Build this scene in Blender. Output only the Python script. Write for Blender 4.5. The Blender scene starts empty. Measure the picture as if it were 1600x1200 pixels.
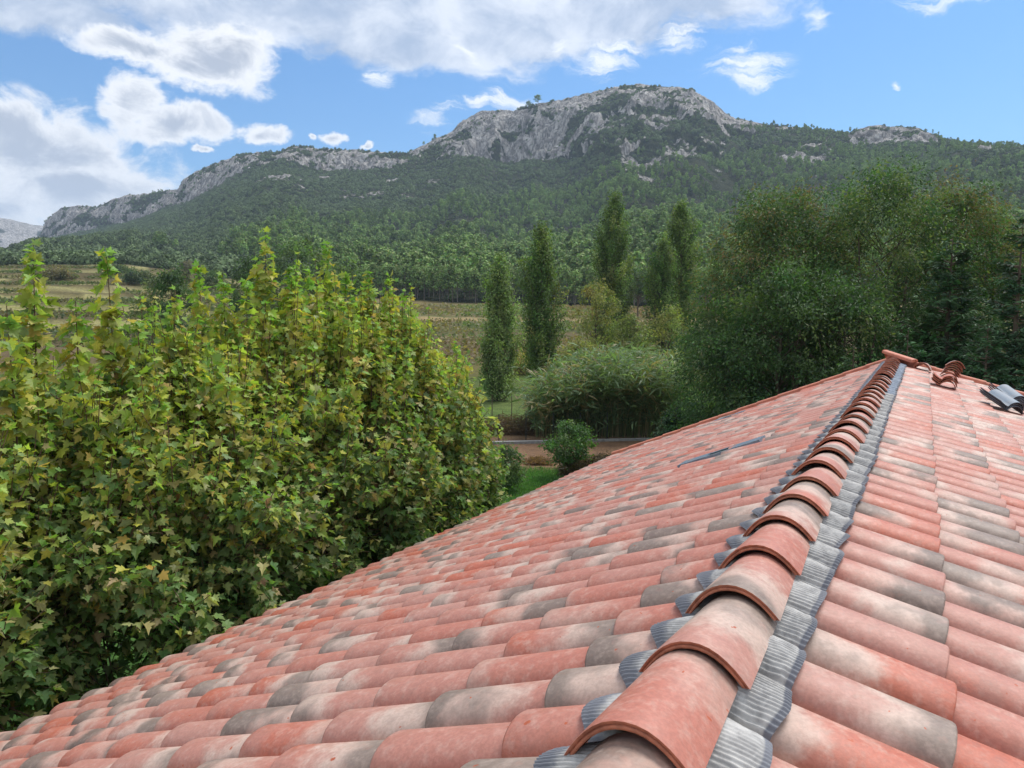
import bpy, math, random
import numpy as np
from mathutils import Matrix, Vector

random.seed(7)
RNG = np.random.default_rng(7)
SC = bpy.context.scene
COL = SC.collection

# ------------------------------------------------------------------ camera
CZ = 6.3                                     # eye height above the garden, metres
FPX, PITCH, ROLL = 1151.0, 0.0985, 0.0043
cF = np.array([0, math.cos(PITCH), -math.sin(PITCH)])
cU = np.array([0, math.sin(PITCH), math.cos(PITCH)])
cR = np.array([1.0, 0, 0])
cR, cU = math.cos(ROLL) * cR + math.sin(ROLL) * cU, -math.sin(ROLL) * cR + math.cos(ROLL) * cU
cam_d = bpy.data.cameras.new("camera")
cam = bpy.data.objects.new("camera", cam_d)
COL.objects.link(cam)
cam.matrix_world = Matrix(((cR[0], cU[0], -cF[0], 0), (cR[1], cU[1], -cF[1], 0), (cR[2], cU[2], -cF[2], CZ), (0, 0, 0, 1)))
cam_d.sensor_width = 36.0
cam_d.lens = FPX / 1600 * 36
cam_d.clip_start, cam_d.clip_end = 0.05, 20000
SC.camera = cam

def ray(x, y):
    return cF + cR * (x - 800) / FPX - cU * (y - 600) / FPX

def azel(x, y):
    d = ray(x, y)
    return math.atan2(d[0], d[1]), d[2] / math.hypot(d[0], d[1])

def spot(x, dist):
    """ground plan point seen in direction of photo column x (at horizon height), at a distance"""
    d = ray(x, 486)
    k = dist / math.hypot(d[0], d[1])
    return d[0] * k, d[1] * k

# ------------------------------------------------------------------ light
SUN_EL, SUN_AZ = math.radians(56), math.radians(48)      # azimuth clockwise from +Y
W = bpy.data.worlds.new("World")
SC.world = W
W.use_nodes = True
wn, wl = W.node_tree.nodes, W.node_tree.links
wn.clear()

def nd(nt, kind, ins=None, **kw):
    n = nt.nodes.new(kind)
    for k, v in kw.items():
        setattr(n, k, v)
    for k, v in (ins or {}).items():
        s = n.inputs[k]
        if isinstance(v, bpy.types.NodeSocket):
            nt.links.new(v, s)
        else:
            s.default_value = v
    return n

def math_n(nt, op, a, b=None, c=None, clamp=False):
    n = nt.nodes.new('ShaderNodeMath')
    n.operation = op
    n.use_clamp = clamp
    for i, v in enumerate((a, b, c)):
        if v is None:
            continue
        if isinstance(v, bpy.types.NodeSocket):
            nt.links.new(v, n.inputs[i])
        else:
            n.inputs[i].default_value = v
    return n.outputs[0]

def mixc(nt, f, a, b, blend='MIX'):
    n = nt.nodes.new('ShaderNodeMix')
    n.data_type = 'RGBA'
    n.blend_type = blend
    for s, v in ((n.inputs[0], f), (n.inputs[6], a), (n.inputs[7], b)):
        if isinstance(v, bpy.types.NodeSocket):
            nt.links.new(v, s)
        else:
            s.default_value = v if not isinstance(v, tuple) or len(v) == 4 else (*v, 1)
    return n.outputs[2]

def smooth(nt, v, lo, hi, a=0.0, b=1.0):
    n = nt.nodes.new('ShaderNodeMapRange')
    n.interpolation_type = 'SMOOTHSTEP'
    nt.links.new(v, n.inputs[0])
    for i, q in enumerate((lo, hi, a, b)):
        n.inputs[1 + i].default_value = q
    return n.outputs[0]

def noise_n(nt, vec, scale, detail=4, rough=0.55, dist=0.0, out=0):
    n = nt.nodes.new('ShaderNodeTexNoise')
    n.inputs['Scale'].default_value = scale
    n.inputs['Detail'].default_value = detail
    n.inputs['Roughness'].default_value = rough
    n.inputs['Distortion'].default_value = dist
    if vec is not None:
        nt.links.new(vec, n.inputs['Vector'])
    return n.outputs[out]

def build_world():
    nt = W.node_tree
    sky = nd(nt, 'ShaderNodeTexSky', sky_type='NISHITA', sun_disc=False, sun_elevation=SUN_EL,
             sun_rotation=SUN_AZ, altitude=150, air_density=1.1, dust_density=0.6, ozone_density=3.0)
    tc = nd(nt, 'ShaderNodeTexCoord')
    gen = tc.outputs['Generated']
    sep = nd(nt, 'ShaderNodeSeparateXYZ', {0: gen})
    X, Y, Z = sep.outputs
    wc = nd(nt, 'ShaderNodeSeparateColor', {0: noise_n(nt, gen, 9.0, 6, 0.6, 0.0, 1)}).outputs
    az = math_n(nt, 'ARCTAN2', X, Y)
    el = math_n(nt, 'ARCTANGENT', math_n(nt, 'DIVIDE', Z, math_n(nt, 'SQRT', math_n(nt, 'ADD', math_n(nt, 'MULTIPLY', X, X), math_n(nt, 'MULTIPLY', Y, Y)))))
    az0, el0 = az, el
    az = math_n(nt, 'ADD', az, math_n(nt, 'MULTIPLY', math_n(nt, 'SUBTRACT', wc[0], 0.5), 0.10))
    el = math_n(nt, 'ADD', el, math_n(nt, 'MULTIPLY', math_n(nt, 'SUBTRACT', wc[1], 0.5), 0.075))
    cv = nd(nt, 'ShaderNodeCombineXYZ', {0: az0, 1: math_n(nt, 'MULTIPLY', el0, 1.5), 2: 0.3}).outputs[0]
    n_big = noise_n(nt, cv, 5.0, 9, 0.62, 0.25)
    n_det = noise_n(nt, cv, 16.0, 7, 0.65, 0.6)
    wv = nd(nt, 'ShaderNodeCombineXYZ', {0: math_n(nt, 'ADD', math_n(nt, 'MULTIPLY', az, 0.7), math_n(nt, 'MULTIPLY', el, 0.5)), 1: math_n(nt, 'MULTIPLY', el, 4.0), 2: 1.7}).outputs[0]
    n_wisp = noise_n(nt, wv, 11.0, 8, 0.7, 1.2)
    def blob(px, py, rx, ry, rot=0.0):
        a, e = azel(px, py)
        e = math.atan(e)
        k = 1.0 / FPX
        c = math.cos(a)
        rx, ry = rx * k * c, ry * k * 0.93
        da, de = math_n(nt, 'SUBTRACT', az, a), math_n(nt, 'SUBTRACT', el, e)
        if rot:
            cr, sr = math.cos(rot), math.sin(rot)
            da, de = (math_n(nt, 'ADD', math_n(nt, 'MULTIPLY', da, cr), math_n(nt, 'MULTIPLY', de, sr)),
                      math_n(nt, 'SUBTRACT', math_n(nt, 'MULTIPLY', de, cr), math_n(nt, 'MULTIPLY', da, sr)))
        u = math_n(nt, 'DIVIDE', da, rx)
        v = math_n(nt, 'DIVIDE', de, ry)
        r = math_n(nt, 'SQRT', math_n(nt, 'ADD', math_n(nt, 'MULTIPLY', u, u), math_n(nt, 'MULTIPLY', v, v)))
        return math_n(nt, 'SUBTRACT', 1.0, r), v
    def field(blobs):
        d = None
        for b in blobs:
            q, _ = blob(*b)
            d = q if d is None else math_n(nt, 'MAXIMUM', d, q)
        return math_n(nt, 'MAXIMUM', d, -1.0)
    cum = field([(60, 225, 240, 105), (110, 285, 220, 80), (-120, 270, 330, 150), (265, 195, 125, 40), (205, 160, 62, 56), (20, 200, 190, 80),
                 (335, 92, 100, 60), (345, 75, 80, 48), (190, 68, 100, 34), (285, 108, 100, 36),
                 (413, 214, 40, 24), (506, 216, 32, 18), (475, 214, 12, 12), (568, 228, 16, 8), (320, 238, 24, 9)])
    sheet = field([(560, 10, 480, 80), (40, 10, 200, 36), (860, 30, 330, 62), (1030, -10, 220, 50), (640, 60, 260, 60), (250, -60, 700, 110), (900, -90, 500, 120)])
    wisp = field([(720, 84, 46, 15, -0.5), (588, 130, 34, 22, 0.5), (690, 190, 44, 20, 0.35), (812, 158, 80, 24, 0.1), (745, 165, 26, 16),
                  (960, 95, 60, 24, 0.3), (968, 76, 40, 12), (1165, 100, 75, 38, -0.2), (1180, 125, 60, 18, -0.2), (1150, 78, 40, 13), (1490, 2, 110, 14), (1275, 35, 30, 22, -0.7), (885, 70, 18, 12), (1400, 132, 10, 6), (1066, 55, 40, 22)])
    nb = math_n(nt, 'SUBTRACT', n_big, 0.5)
    ndt = math_n(nt, 'SUBTRACT', n_det, 0.5)
    both = math_n(nt, 'ADD', math_n(nt, 'MULTIPLY', nb, 1.5), math_n(nt, 'MULTIPLY', ndt, 1.15))
    m1 = smooth(nt, math_n(nt, 'ADD', cum, both), 0.08, 0.46)
    m2 = smooth(nt, math_n(nt, 'ADD', sheet, math_n(nt, 'ADD', math_n(nt, 'MULTIPLY', nb, 1.3), math_n(nt, 'MULTIPLY', math_n(nt, 'SUBTRACT', n_wisp, 0.5), 0.5))), 0.0, 0.42)
    m3 = math_n(nt, 'MULTIPLY', smooth(nt, math_n(nt, 'ADD', math_n(nt, 'MULTIPLY', wisp, 0.8), math_n(nt, 'MULTIPLY', math_n(nt, 'SUBTRACT', n_wisp, 0.52), 2.8)), 0.0, 0.95), smooth(nt, wisp, -0.4, 0.40))
    m3 = math_n(nt, 'MULTIPLY', m3, 0.95)
    # the rest of the sky, away from the part the photo shows: unseen broken cloud, added and brightened to light the ground
    pl = nd(nt, 'ShaderNodeVectorMath', {0: gen, 3: 1.0}, operation='NORMALIZE').outputs[0]
    pz = math_n(nt, 'ADD', math_n(nt, 'MAXIMUM', Z, 0.0), 0.25)
    pv = nd(nt, 'ShaderNodeCombineXYZ', {0: math_n(nt, 'DIVIDE', X, pz), 1: math_n(nt, 'DIVIDE', Y, pz), 2: 0.0}).outputs[0]
    n_far = noise_n(nt, pv, 1.3, 7, 0.6, 0.4)
    away = math_n(nt, 'MAXIMUM', smooth(nt, math_n(nt, 'ABSOLUTE', az), 0.75, 1.1), smooth(nt, el, 0.5, 0.75))
    m4 = math_n(nt, 'MULTIPLY', smooth(nt, n_far, 0.36, 0.56), away)
    # cloud tone: grey bellies and lighter rims, varied by the noise
    thick = math_n(nt, 'ADD', math_n(nt, 'MULTIPLY', cum, 0.8), math_n(nt, 'ADD', math_n(nt, 'MULTIPLY', ndt, 1.5), math_n(nt, 'MULTIPLY', nb, 1.0)))
    tone1 = mixc(nt, smooth(nt, thick, 0.28, 0.85), (1.0, 1.0, 1.0), (0.46, 0.50, 0.58))
    tone2 = mixc(nt, smooth(nt, math_n(nt, 'ADD', n_big, math_n(nt, 'MULTIPLY', ndt, 0.4)), 0.36, 0.66), (0.42, 0.50, 0.64), (0.88, 0.91, 0.96))
    S = 8.0
    def sc(c):
        v = nd(nt, 'ShaderNodeVectorMath', {0: c, 3: CLOUD_S}, operation='SCALE')
        return v.outputs[0]
    skyc = nd(nt, 'ShaderNodeVectorMath', {0: sky.outputs[0], 1: SKY_TINT}, operation='MULTIPLY').outputs[0]
    c = mixc(nt, math_n(nt, 'MULTIPLY', m2, 0.88), skyc, sc(tone2))
    c = mixc(nt, math_n(nt, 'MULTIPLY', m3, 1.0), c, sc(mixc(nt, 0.0, (0.95, 0.98, 1.0), (1, 1, 1))))
    c = mixc(nt, math_n(nt, 'MULTIPLY', m1, 0.96), c, sc(tone1))
    c = mixc(nt, m4, c, sc(mixc(nt, n_far, (1.25, 1.25, 1.25), (0.95, 0.97, 1.0))))
    bg = nd(nt, 'ShaderNodeBackground', {0: c, 1: 0.1})
    out = nd(nt, 'ShaderNodeOutputWorld', {0: bg.outputs[0]})

CLOUD_S = 7.4
SKY_TINT = (0.37, 0.70, 0.95)
build_world()

sun_d = bpy.data.lights.new("sun", 'SUN')
sun_d.energy = 2.6
sun_d.angle = math.radians(26)
sun_d.color = (1.0, 0.96, 0.90)
sun = bpy.data.objects.new("sun", sun_d)
COL.objects.link(sun)
sdir = Vector((math.sin(SUN_AZ) * math.cos(SUN_EL), math.cos(SUN_AZ) * math.cos(SUN_EL), math.sin(SUN_EL)))
sun.rotation_euler = sdir.to_track_quat('Z', 'Y').to_euler()

SC.view_settings.view_transform = 'Standard'
SC.view_settings.look = 'None'
SC.view_settings.exposure = 0.65
SC.view_settings.gamma = 1.0
SC.cycles.max_bounces = 6
SC.cycles.diffuse_bounces = 3
SC.cycles.glossy_bounces = 2
SC.cycles.transmission_bounces = 4
SC.cycles.transparent_max_bounces = 6
SC.cycles.volume_bounces = 0

# ------------------------------------------------------------------ helpers
def tag(o, label=None, cat=None, group=None, kind=None):
    if label: o['label'] = label
    if cat: o['category'] = cat
    if group: o['group'] = group
    if kind: o['kind'] = kind
    return o

def empty(name, loc, rz=0.0):
    o = bpy.data.objects.new(name, None)
    o.empty_display_size = 0.3
    COL.objects.link(o)
    o.location = loc
    o.rotation_euler = (0, 0, rz)
    return o

def mesh_obj(name, V, F, mats, parent=None, mat_idx=None, smooth_f=True, attrs=None, loc=None):
    """V (n,3); F: list of int arrays (m,k). attrs: {name: (type, data)} per point"""
    me = bpy.data.meshes.new(name)
    V = np.asarray(V, np.float32)
    F = [np.asarray(f, np.int32) for f in F if len(f)]
    me.vertices.add(len(V))
    me.vertices.foreach_set('co', V.ravel())
    nl = sum(f.size for f in F)
    npoly = sum(len(f) for f in F)
    me.loops.add(nl)
    me.polygons.add(npoly)
    me.loops.foreach_set('vertex_index', np.concatenate([f.ravel() for f in F]))
    tot = np.concatenate([np.full(len(f), f.shape[1], np.int32) for f in F])
    st = np.concatenate([[0], np.cumsum(tot)[:-1]]).astype(np.int32)
    me.polygons.foreach_set('loop_start', st)
    me.polygons.foreach_set('loop_total', tot)
    if mat_idx is not None:
        me.polygons.foreach_set('material_index', np.asarray(mat_idx, np.int32))
    me.polygons.foreach_set('use_smooth', np.full(npoly, bool(smooth_f)))
    for m in (mats if isinstance(mats, (list, tuple)) else [mats]):
        me.materials.append(m)
    for k, (ty, data) in (attrs or {}).items():
        a = me.attributes.new(k, ty, 'POINT')
        a.data.foreach_set({'FLOAT': 'value', 'FLOAT_COLOR': 'color', 'FLOAT_VECTOR': 'vector'}[ty], np.asarray(data, np.float32).ravel())
    me.update(calc_edges=True)
    o = bpy.data.objects.new(name, me)
    COL.objects.link(o)
    if parent is not None:
        o.parent = parent
    if loc is not None:
        o.location = loc
    return o

class MB:
    """collects verts and faces"""
    def __init__(s):
        s.v, s.f, s.n, s.mi = [], {}, 0, {}
    def add(s, V, F, m=0):
        V = np.asarray(V, float)
        F = np.asarray(F, int)
        k = F.shape[1]
        s.v.append(V)
        s.f.setdefault(k, []).append(F + s.n)
        s.mi.setdefault(k, []).append(np.full(len(F), m))
        s.n += len(V)
    def grid(s, P, m=0, close=False):
        P = np.asarray(P, float)
        a, b = P.shape[:2]
        i, j = np.meshgrid(np.arange(a - 1), np.arange(b if close else b - 1), indexing='ij')
        q = lambda i, j: (i * b + (j % b)).ravel()
        s.add(P.reshape(-1, 3), np.stack([q(i, j), q(i + 1, j), q(i + 1, j + 1), q(i, j + 1)], 1), m)
    def tube(s, pts, rad, n=6, m=0):
        pts = np.asarray(pts, float)
        rad = np.broadcast_to(np.asarray(rad, float), (len(pts),))
        t = np.gradient(pts, axis=0)
        t /= np.linalg.norm(t, axis=1)[:, None] + 1e-9
        ref = np.where(np.abs(t[:, 2:3]) > 0.9, [[1.0, 0, 0]], [[0, 0, 1.0]])
        u = np.cross(t, ref); u /= np.linalg.norm(u, axis=1)[:, None] + 1e-9
        w = np.cross(t, u)
        a = np.arange(n) * 2 * math.pi / n
        P = pts[:, None] + rad[:, None, None] * (np.cos(a)[None, :, None] * u[:, None] + np.sin(a)[None, :, None] * w[:, None])
        s.grid(P, m, close=True)
    def box(s, c, size, m=0, R=None):
        c = np.asarray(c, float)
        h = np.asarray(size, float) / 2
        V = np.array([[x, y, z] for x in (-1, 1) for y in (-1, 1) for z in (-1, 1)]) * h
        if R is not None:
            V = V @ np.asarray(R).T
        s.add(V + c, [[0, 1, 3, 2], [4, 6, 7, 5], [0, 4, 5, 1], [2, 3, 7, 6], [0, 2, 6, 4], [1, 5, 7, 3]], m)
    def build(s, name, mats, parent=None, smooth_f=True, attrs=None, loc=None):
        ks = sorted(s.f)
        return mesh_obj(name, np.concatenate(s.v), [np.concatenate(s.f[k]) for k in ks], mats, parent,
                        np.concatenate([np.concatenate(s.mi[k]) for k in ks]), smooth_f, attrs, loc)

# lattice noise in numpy
_P = np.random.default_rng(3).random(65536)
def vnoise(x, y, z=0.0):
    x, y, z = np.broadcast_arrays(np.asarray(x, float), np.asarray(y, float), np.asarray(z, float))
    xi, yi, zi = np.floor(x).astype(np.int64), np.floor(y).astype(np.int64), np.floor(z).astype(np.int64)
    fx, fy, fz = x - xi, y - yi, z - zi
    fx, fy, fz = [f * f * f * (f * (f * 6 - 15) + 10) for f in (fx, fy, fz)]
    def h(i, j, k):
        q = (i * 73856093) ^ (j * 19349663) ^ (k * 83492791)
        q = (q ^ (q >> 13)) * 1274126177
        return _P[(q ^ (q >> 16)) & 65535]
    r = 0
    for a, wa in ((0, 1 - fx), (1, fx)):
        for b, wb in ((0, 1 - fy), (1, fy)):
            for c, wc in ((0, 1 - fz), (1, fz)):
                r = r + wa * wb * wc * h(xi + a, yi + b, zi + c)
    return r
def fbm(x, y, z=0.0, o=4, g=0.5):
    s, a, t = 0, 1.0, 0
    for k in range(o):
        s = s + a * (vnoise(np.asarray(x) * 2 ** k + 17 * k, np.asarray(y) * 2 ** k - 9 * k, np.asarray(z) * 2 ** k) - 0.5) * 2
        t += a
        a *= g
    return s / t
def sstep(x, a, b):
    t = np.clip((np.asarray(x, float) - a) / (b - a), 0, 1)
    return t * t * (3 - 2 * t)

# ------------------------------------------------------------------ materials
def new_mat(name):
    m = bpy.data.materials.new(name)
    m.use_nodes = True
    nt = m.node_tree
    nt.nodes.clear()
    out = nt.nodes.new('ShaderNodeOutputMaterial')
    return m, nt, out

def plain_mat(name, col, rough=0.7, metal=0.0, var=0.15, scale=8.0, bump=0.0, spec=0.4, col2=None):
    m, nt, out = new_mat(name)
    tc = nd(nt, 'ShaderNodeTexCoord').outputs['Object']
    n = noise_n(nt, tc, scale, 6, 0.6)
    c2 = col2 or tuple(c * (1 - var * 2) for c in col)
    c = mixc(nt, smooth(nt, n, 0.3, 0.7), tuple(c2), tuple(min(1, q * (1 + var * .4)) for q in col))
    b = nd(nt, 'ShaderNodeBsdfPrincipled', {'Base Color': c, 'Roughness': rough, 'Metallic': metal, 'Specular IOR Level': spec})
    if bump:
        bp = nd(nt, 'ShaderNodeBump', {'Height': noise_n(nt, tc, scale * 4, 5), 'Strength': bump, 'Distance': 0.01})
        nt.links.new(bp.outputs[0], b.inputs['Normal'])
    nt.links.new(b.outputs[0], out.inputs[0])
    return m

def leaf_mat(name, trans=0.35, rough=0.5, spec=0.35, inst=False, col=None, var=0.25):
    """leaf colour comes from the mesh colour attribute 'col' (pigment, plus some crown shade on the plane trees), or, for the far wood, from a per-tree random mix"""
    m, nt, out = new_mat(name)
    if inst:
        rnd = nd(nt, 'ShaderNodeObjectInfo').outputs['Random']
        at = nd(nt, 'ShaderNodeAttribute', attribute_name='col').outputs['Color']
        c = mixc(nt, rnd, tuple(q * (1 - var) for q in col), tuple(q * (1 + var) for q in col))
        c = mixc(nt, 1.0, c, at, 'MULTIPLY')
    else:
        c = nd(nt, 'ShaderNodeAttribute', attribute_name='col').outputs['Color']
    b = nd(nt, 'ShaderNodeBsdfPrincipled', {'Base Color': c, 'Roughness': rough, 'Specular IOR Level': spec})
    if trans > 0:
        ct = mixc(nt, 1.0, c, (1.15, 1.32, 0.55), 'MULTIPLY')
        t = nd(nt, 'ShaderNodeBsdfTranslucent', {0: ct})
        mx = nd(nt, 'ShaderNodeMixShader', {0: trans, 1: b.outputs[0], 2: t.outputs[0]})
        nt.links.new(mx.outputs[0], out.inputs[0])
    else:
        nt.links.new(b.outputs[0], out.inputs[0])
    return m

def tile_mat():
    m, nt, out = new_mat('weathered_clay_tile')
    ra = nd(nt, 'ShaderNodeAttribute', attribute_name='tile_rand').outputs['Vector']
    u = nd(nt, 'ShaderNodeAttribute', attribute_name='tile_u').outputs['Fac']
    sp = nd(nt, 'ShaderNodeSeparateXYZ', {0: ra})
    r1, r2, r3 = sp.outputs
    pos = nd(nt, 'ShaderNodeTexCoord').outputs['Object']
    off = nd(nt, 'ShaderNodeVectorMath', {0: ra, 3: 37.0}, operation='SCALE').outputs[0]
    p = nd(nt, 'ShaderNodeVectorMath', {0: pos, 1: off}, operation='ADD').outputs[0]
    nl = noise_n(nt, p, 5.0, 3, 0.5)
    nm = noise_n(nt, p, 30.0, 5, 0.6, 0.15)
    nf = noise_n(nt, p, 90.0, 5, 0.6)
    # ground clay tone: salmon to pink
    base = mixc(nt, r1, (0.41, 0.142, 0.098), (0.42, 0.205, 0.160))
    base = mixc(nt, smooth(nt, math_n(nt, 'ADD', r2, math_n(nt, 'MULTIPLY', math_n(nt, 'SUBTRACT', nl, 0.5), 0.8)), 0.70, 1.0), base, (0.43, 0.118, 0.068))
    # fired grey smoke, from the one end or the other, or all over
    flip = smooth(nt, r2, 0.49, 0.51)
    ue = math_n(nt, 'ABSOLUTE', math_n(nt, 'SUBTRACT', u, flip))
    amt = math_n(nt, 'ADD', math_n(nt, 'MULTIPLY', r3, 1.45), math_n(nt, 'MULTIPLY', ue, -1.55))
    amt = math_n(nt, 'ADD', amt, math_n(nt, 'MULTIPLY', math_n(nt, 'SUBTRACT', nl, 0.5), 1.9))
    amt = math_n(nt, 'ADD', amt, math_n(nt, 'MULTIPLY', math_n(nt, 'SUBTRACT', nm, 0.5), 0.45))
    g = smooth(nt, amt, 0.34, 0.86)
    cr = math_n(nt, 'MULTIPLY', smooth(nt, amt, -0.15, 0.42), smooth(nt, r1, 0.0, 0.8, 0.45, 1.0))
    base = mixc(nt, math_n(nt, 'MULTIPLY', cr, 0.85), base, (0.52, 0.395, 0.325))
    base = mixc(nt, math_n(nt, 'MULTIPLY', g, 0.90), base, mixc(nt, r1, (0.125, 0.094, 0.076), (0.21, 0.160, 0.130)))
    # lime bloom and pits
    base = mixc(nt, math_n(nt, 'MULTIPLY', smooth(nt, nm, 0.46, 0.70), 0.22), base, (0.60, 0.47, 0.40))
    base = mixc(nt, math_n(nt, 'MULTIPLY', smooth(nt, nm, 0.46, 0.30), 0.25), base, (0.30, 0.13, 0.09))
    base = mixc(nt, smooth(nt, noise_n(nt, p, 34.0, 2, 0.4), 0.745, 0.775), base, (0.40, 0.09, 0.035))
    base = mixc(nt, 1.0, base, mixc(nt, smooth(nt, nf, 0.35, 0.65), (0.91, 0.905, 0.90), (1.07, 1.07, 1.07)), 'MULTIPLY')
    ng_ = noise_n(nt, pos, 7.0, 7, 0.68, 0.3)
    base = mixc(nt, math_n(nt, 'MULTIPLY', smooth(nt, ng_, 0.54, 0.68), 0.22), base, (0.17, 0.125, 0.10))
    b = nd(nt, 'ShaderNodeBsdfPrincipled', {'Base Color': base, 'Roughness': smooth(nt, nm, 0.3, 0.7, 0.48, 0.68), 'Specular IOR Level': 0.42})
    bp = nd(nt, 'ShaderNodeBump', {'Height': math_n(nt, 'ADD', math_n(nt, 'MULTIPLY', nm, 0.7), math_n(nt, 'MULTIPLY', nf, 0.3)), 'Strength': 0.22, 'Distance': 0.006})
    nt.links.new(bp.outputs[0], b.inputs['Normal'])
    nt.links.new(b.outputs[0], out.inputs[0])
    return m

M_TILE = tile_mat()
M_RAW = plain_mat('raw_clay_edge', (0.46, 0.155, 0.085), 0.75, var=0.2, scale=30, bump=0.2)
M_VERGE = plain_mat('plain_red_clay', (0.55, 0.20, 0.125), 0.65, var=0.12, scale=9, bump=0.15)

def flash_mat():
    m, nt, out = new_mat('pleated_grey_flashing')
    pos = nd(nt, 'ShaderNodeTexCoord').outputs['Object']
    fa = nd(nt, 'ShaderNodeAttribute', attribute_name='band').outputs['Fac']        # 1 on the coloured outer hem
    bl = nd(nt, 'ShaderNodeAttribute', attribute_name='blue').outputs['Fac']        # 1 on the unweathered length
    n = noise_n(nt, pos, 22, 6, 0.65, 0.5)
    c = mixc(nt, smooth(nt, n, 0.3, 0.7), (0.27, 0.262, 0.255), (0.50, 0.485, 0.46))
    c = mixc(nt, bl, c, mixc(nt, smooth(nt, n, 0.35, 0.65), (0.20, 0.235, 0.29), (0.32, 0.36, 0.42)))
    c = mixc(nt, smooth(nt, math_n(nt, 'ADD', fa, math_n(nt, 'MULTIPLY', math_n(nt, 'SUBTRACT', n, 0.5), 0.9)), 0.35, 0.75), c, (0.165, 0.17, 0.19))
    b = nd(nt, 'ShaderNodeBsdfPrincipled', {'Base Color': c, 'Roughness': 0.68, 'Metallic': 0.0, 'Specular IOR Level': 0.25})
    bp = nd(nt, 'ShaderNodeBump', {'Height': noise_n(nt, pos, 160, 3), 'Strength': 0.15, 'Distance': 0.003})
    nt.links.new(bp.outputs[0], b.inputs['Normal'])
    nt.links.new(b.outputs[0], out.inputs[0])
    return m
M_FLASH = flash_mat()
M_BARK = plain_mat('grey_brown_bark', (0.13, 0.095, 0.065), 0.9, var=0.3, scale=6, bump=0.5)
M_BARK_PALE = plain_mat('pale_plane_bark', (0.24, 0.20, 0.13), 0.85, var=0.3, scale=5, bump=0.3)
M_SHOOT = plain_mat('brown_young_shoot', (0.12, 0.075, 0.04), 0.8, var=0.2, scale=12)
M_LEAF = leaf_mat('broad_leaf', 0.45, 0.5, 0.3)
M_NEEDLE = leaf_mat('conifer_needle', 0.12, 0.6, 0.25)
M_PLASTER = plain_mat('pale_ochre_render', (0.55, 0.45, 0.32), 0.9, var=0.08, scale=3, bump=0.2)

# ------------------------------------------------------------------ ground and mountain
TABX = lambda pts: (np.array([p[0] for p in pts], float), np.array([p[1] for p in pts], float))
def tab(pts, px):
    a, b = TABX(pts)
    return np.interp(px, a, b)
D0T = [(-900, 380), (0, 320), (300, 290), (600, 240), (800, 220), (1000, 205), (1200, 200), (1600, 210), (2500, 260)]
YFT = [(-900, 402), (0, 413), (200, 413), (300, 428), (450, 448), (600, 467), (700, 472), (1000, 481), (1200, 478), (1600, 468), (2500, 455)]
D1T = [(-900, 2200), (60, 1750), (300, 1300), (450, 1150), (600, 1080), (980, 1020), (1250, 960), (1600, 900), (2500, 900)]
SKY = [(-900, 405), (0, 398), (40, 393), (58, 384), (72, 364), (78, 348), (88, 338), (105, 325), (130, 322), (160, 324), (185, 312), (205, 306), (240, 303), (286, 296), (293, 282), (315, 268),
       (345, 256), (380, 242), (400, 240), (440, 239), (460, 230), (485, 228), (500, 232), (530, 233), (570, 236), (600, 238), (640, 239), (655, 231), (690, 214), (708, 207), (716, 196), (724, 188), (750, 174), (780, 171),
       (800, 173), (830, 164), (870, 156), (900, 150), (930, 142), (960, 135), (985, 133), (1020, 135), (1060, 138), (1085, 147), (1105, 160), (1122, 176), (1140, 187), (1180, 194), (1230, 199), (1280, 206),
       (1312, 210), (1325, 204), (1345, 200), (1380, 199), (1420, 203), (1440, 211), (1470, 224), (1500, 228), (1560, 230), (1600, 233), (1750, 240), (2000, 262), (2500, 300)]
CLB = [(-900, 412), (0, 408), (60, 396), (80, 376), (150, 362), (200, 350), (288, 322), (330, 302), (400, 264), (450, 252), (480, 262), (520, 270), (600, 266), (650, 258), (690, 250), (720, 243), (780, 254), (860, 254),
       (900, 248), (980, 236), (1060, 230), (1120, 246), (1200, 240), (1300, 226), (1330, 231), (1440, 224), (1500, 240), (1600, 244), (2500, 310)]
CWT = [(-900, 120), (80, 90), (280, 70), (300, 80), (420, 70), (650, 60), (700, 55), (880, 80), (950, 170), (1090, 170), (1150, 120), (1300, 90), (1330, 50), (1440, 50), (1500, 120), (2500, 120)]
RKT = [(-900, 0), (55, 0.1), (75, 0.62), (280, 0.62), (300, 0.80), (400, 0.66), (430, 0.42), (500, 0.55), (640, 0.5), (700, 0.70), (860, 0.60), (930, 0.42), (1000, 0.40), (1080, 0.52), (1120, 0.62), (1140, 0.22), (1300, 0.12), (1322, 0.85), (1440, 0.8), (1455, 0.05), (2500, 0.0)]

_pxs = np.arange(-900, 2501, 2.0)
_azs = np.array([azel(p, 486)[0] for p in _pxs])
def px_of_az(az):
    return np.interp(az, _azs, _pxs)
def tan_el(pxv, yv):
    """elevation tangent of photo row y in column px"""
    X = cF[0] + cR[0] * (pxv - 800) / FPX - cU[0] * (yv - 600) / FPX
    Y = cF[1] + cR[1] * (pxv - 800) / FPX - cU[1] * (yv - 600) / FPX
    Z = cF[2] + cR[2] * (pxv - 800) / FPX - cU[2] * (yv - 600) / FPX
    return Z / np.hypot(X, Y)

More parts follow.
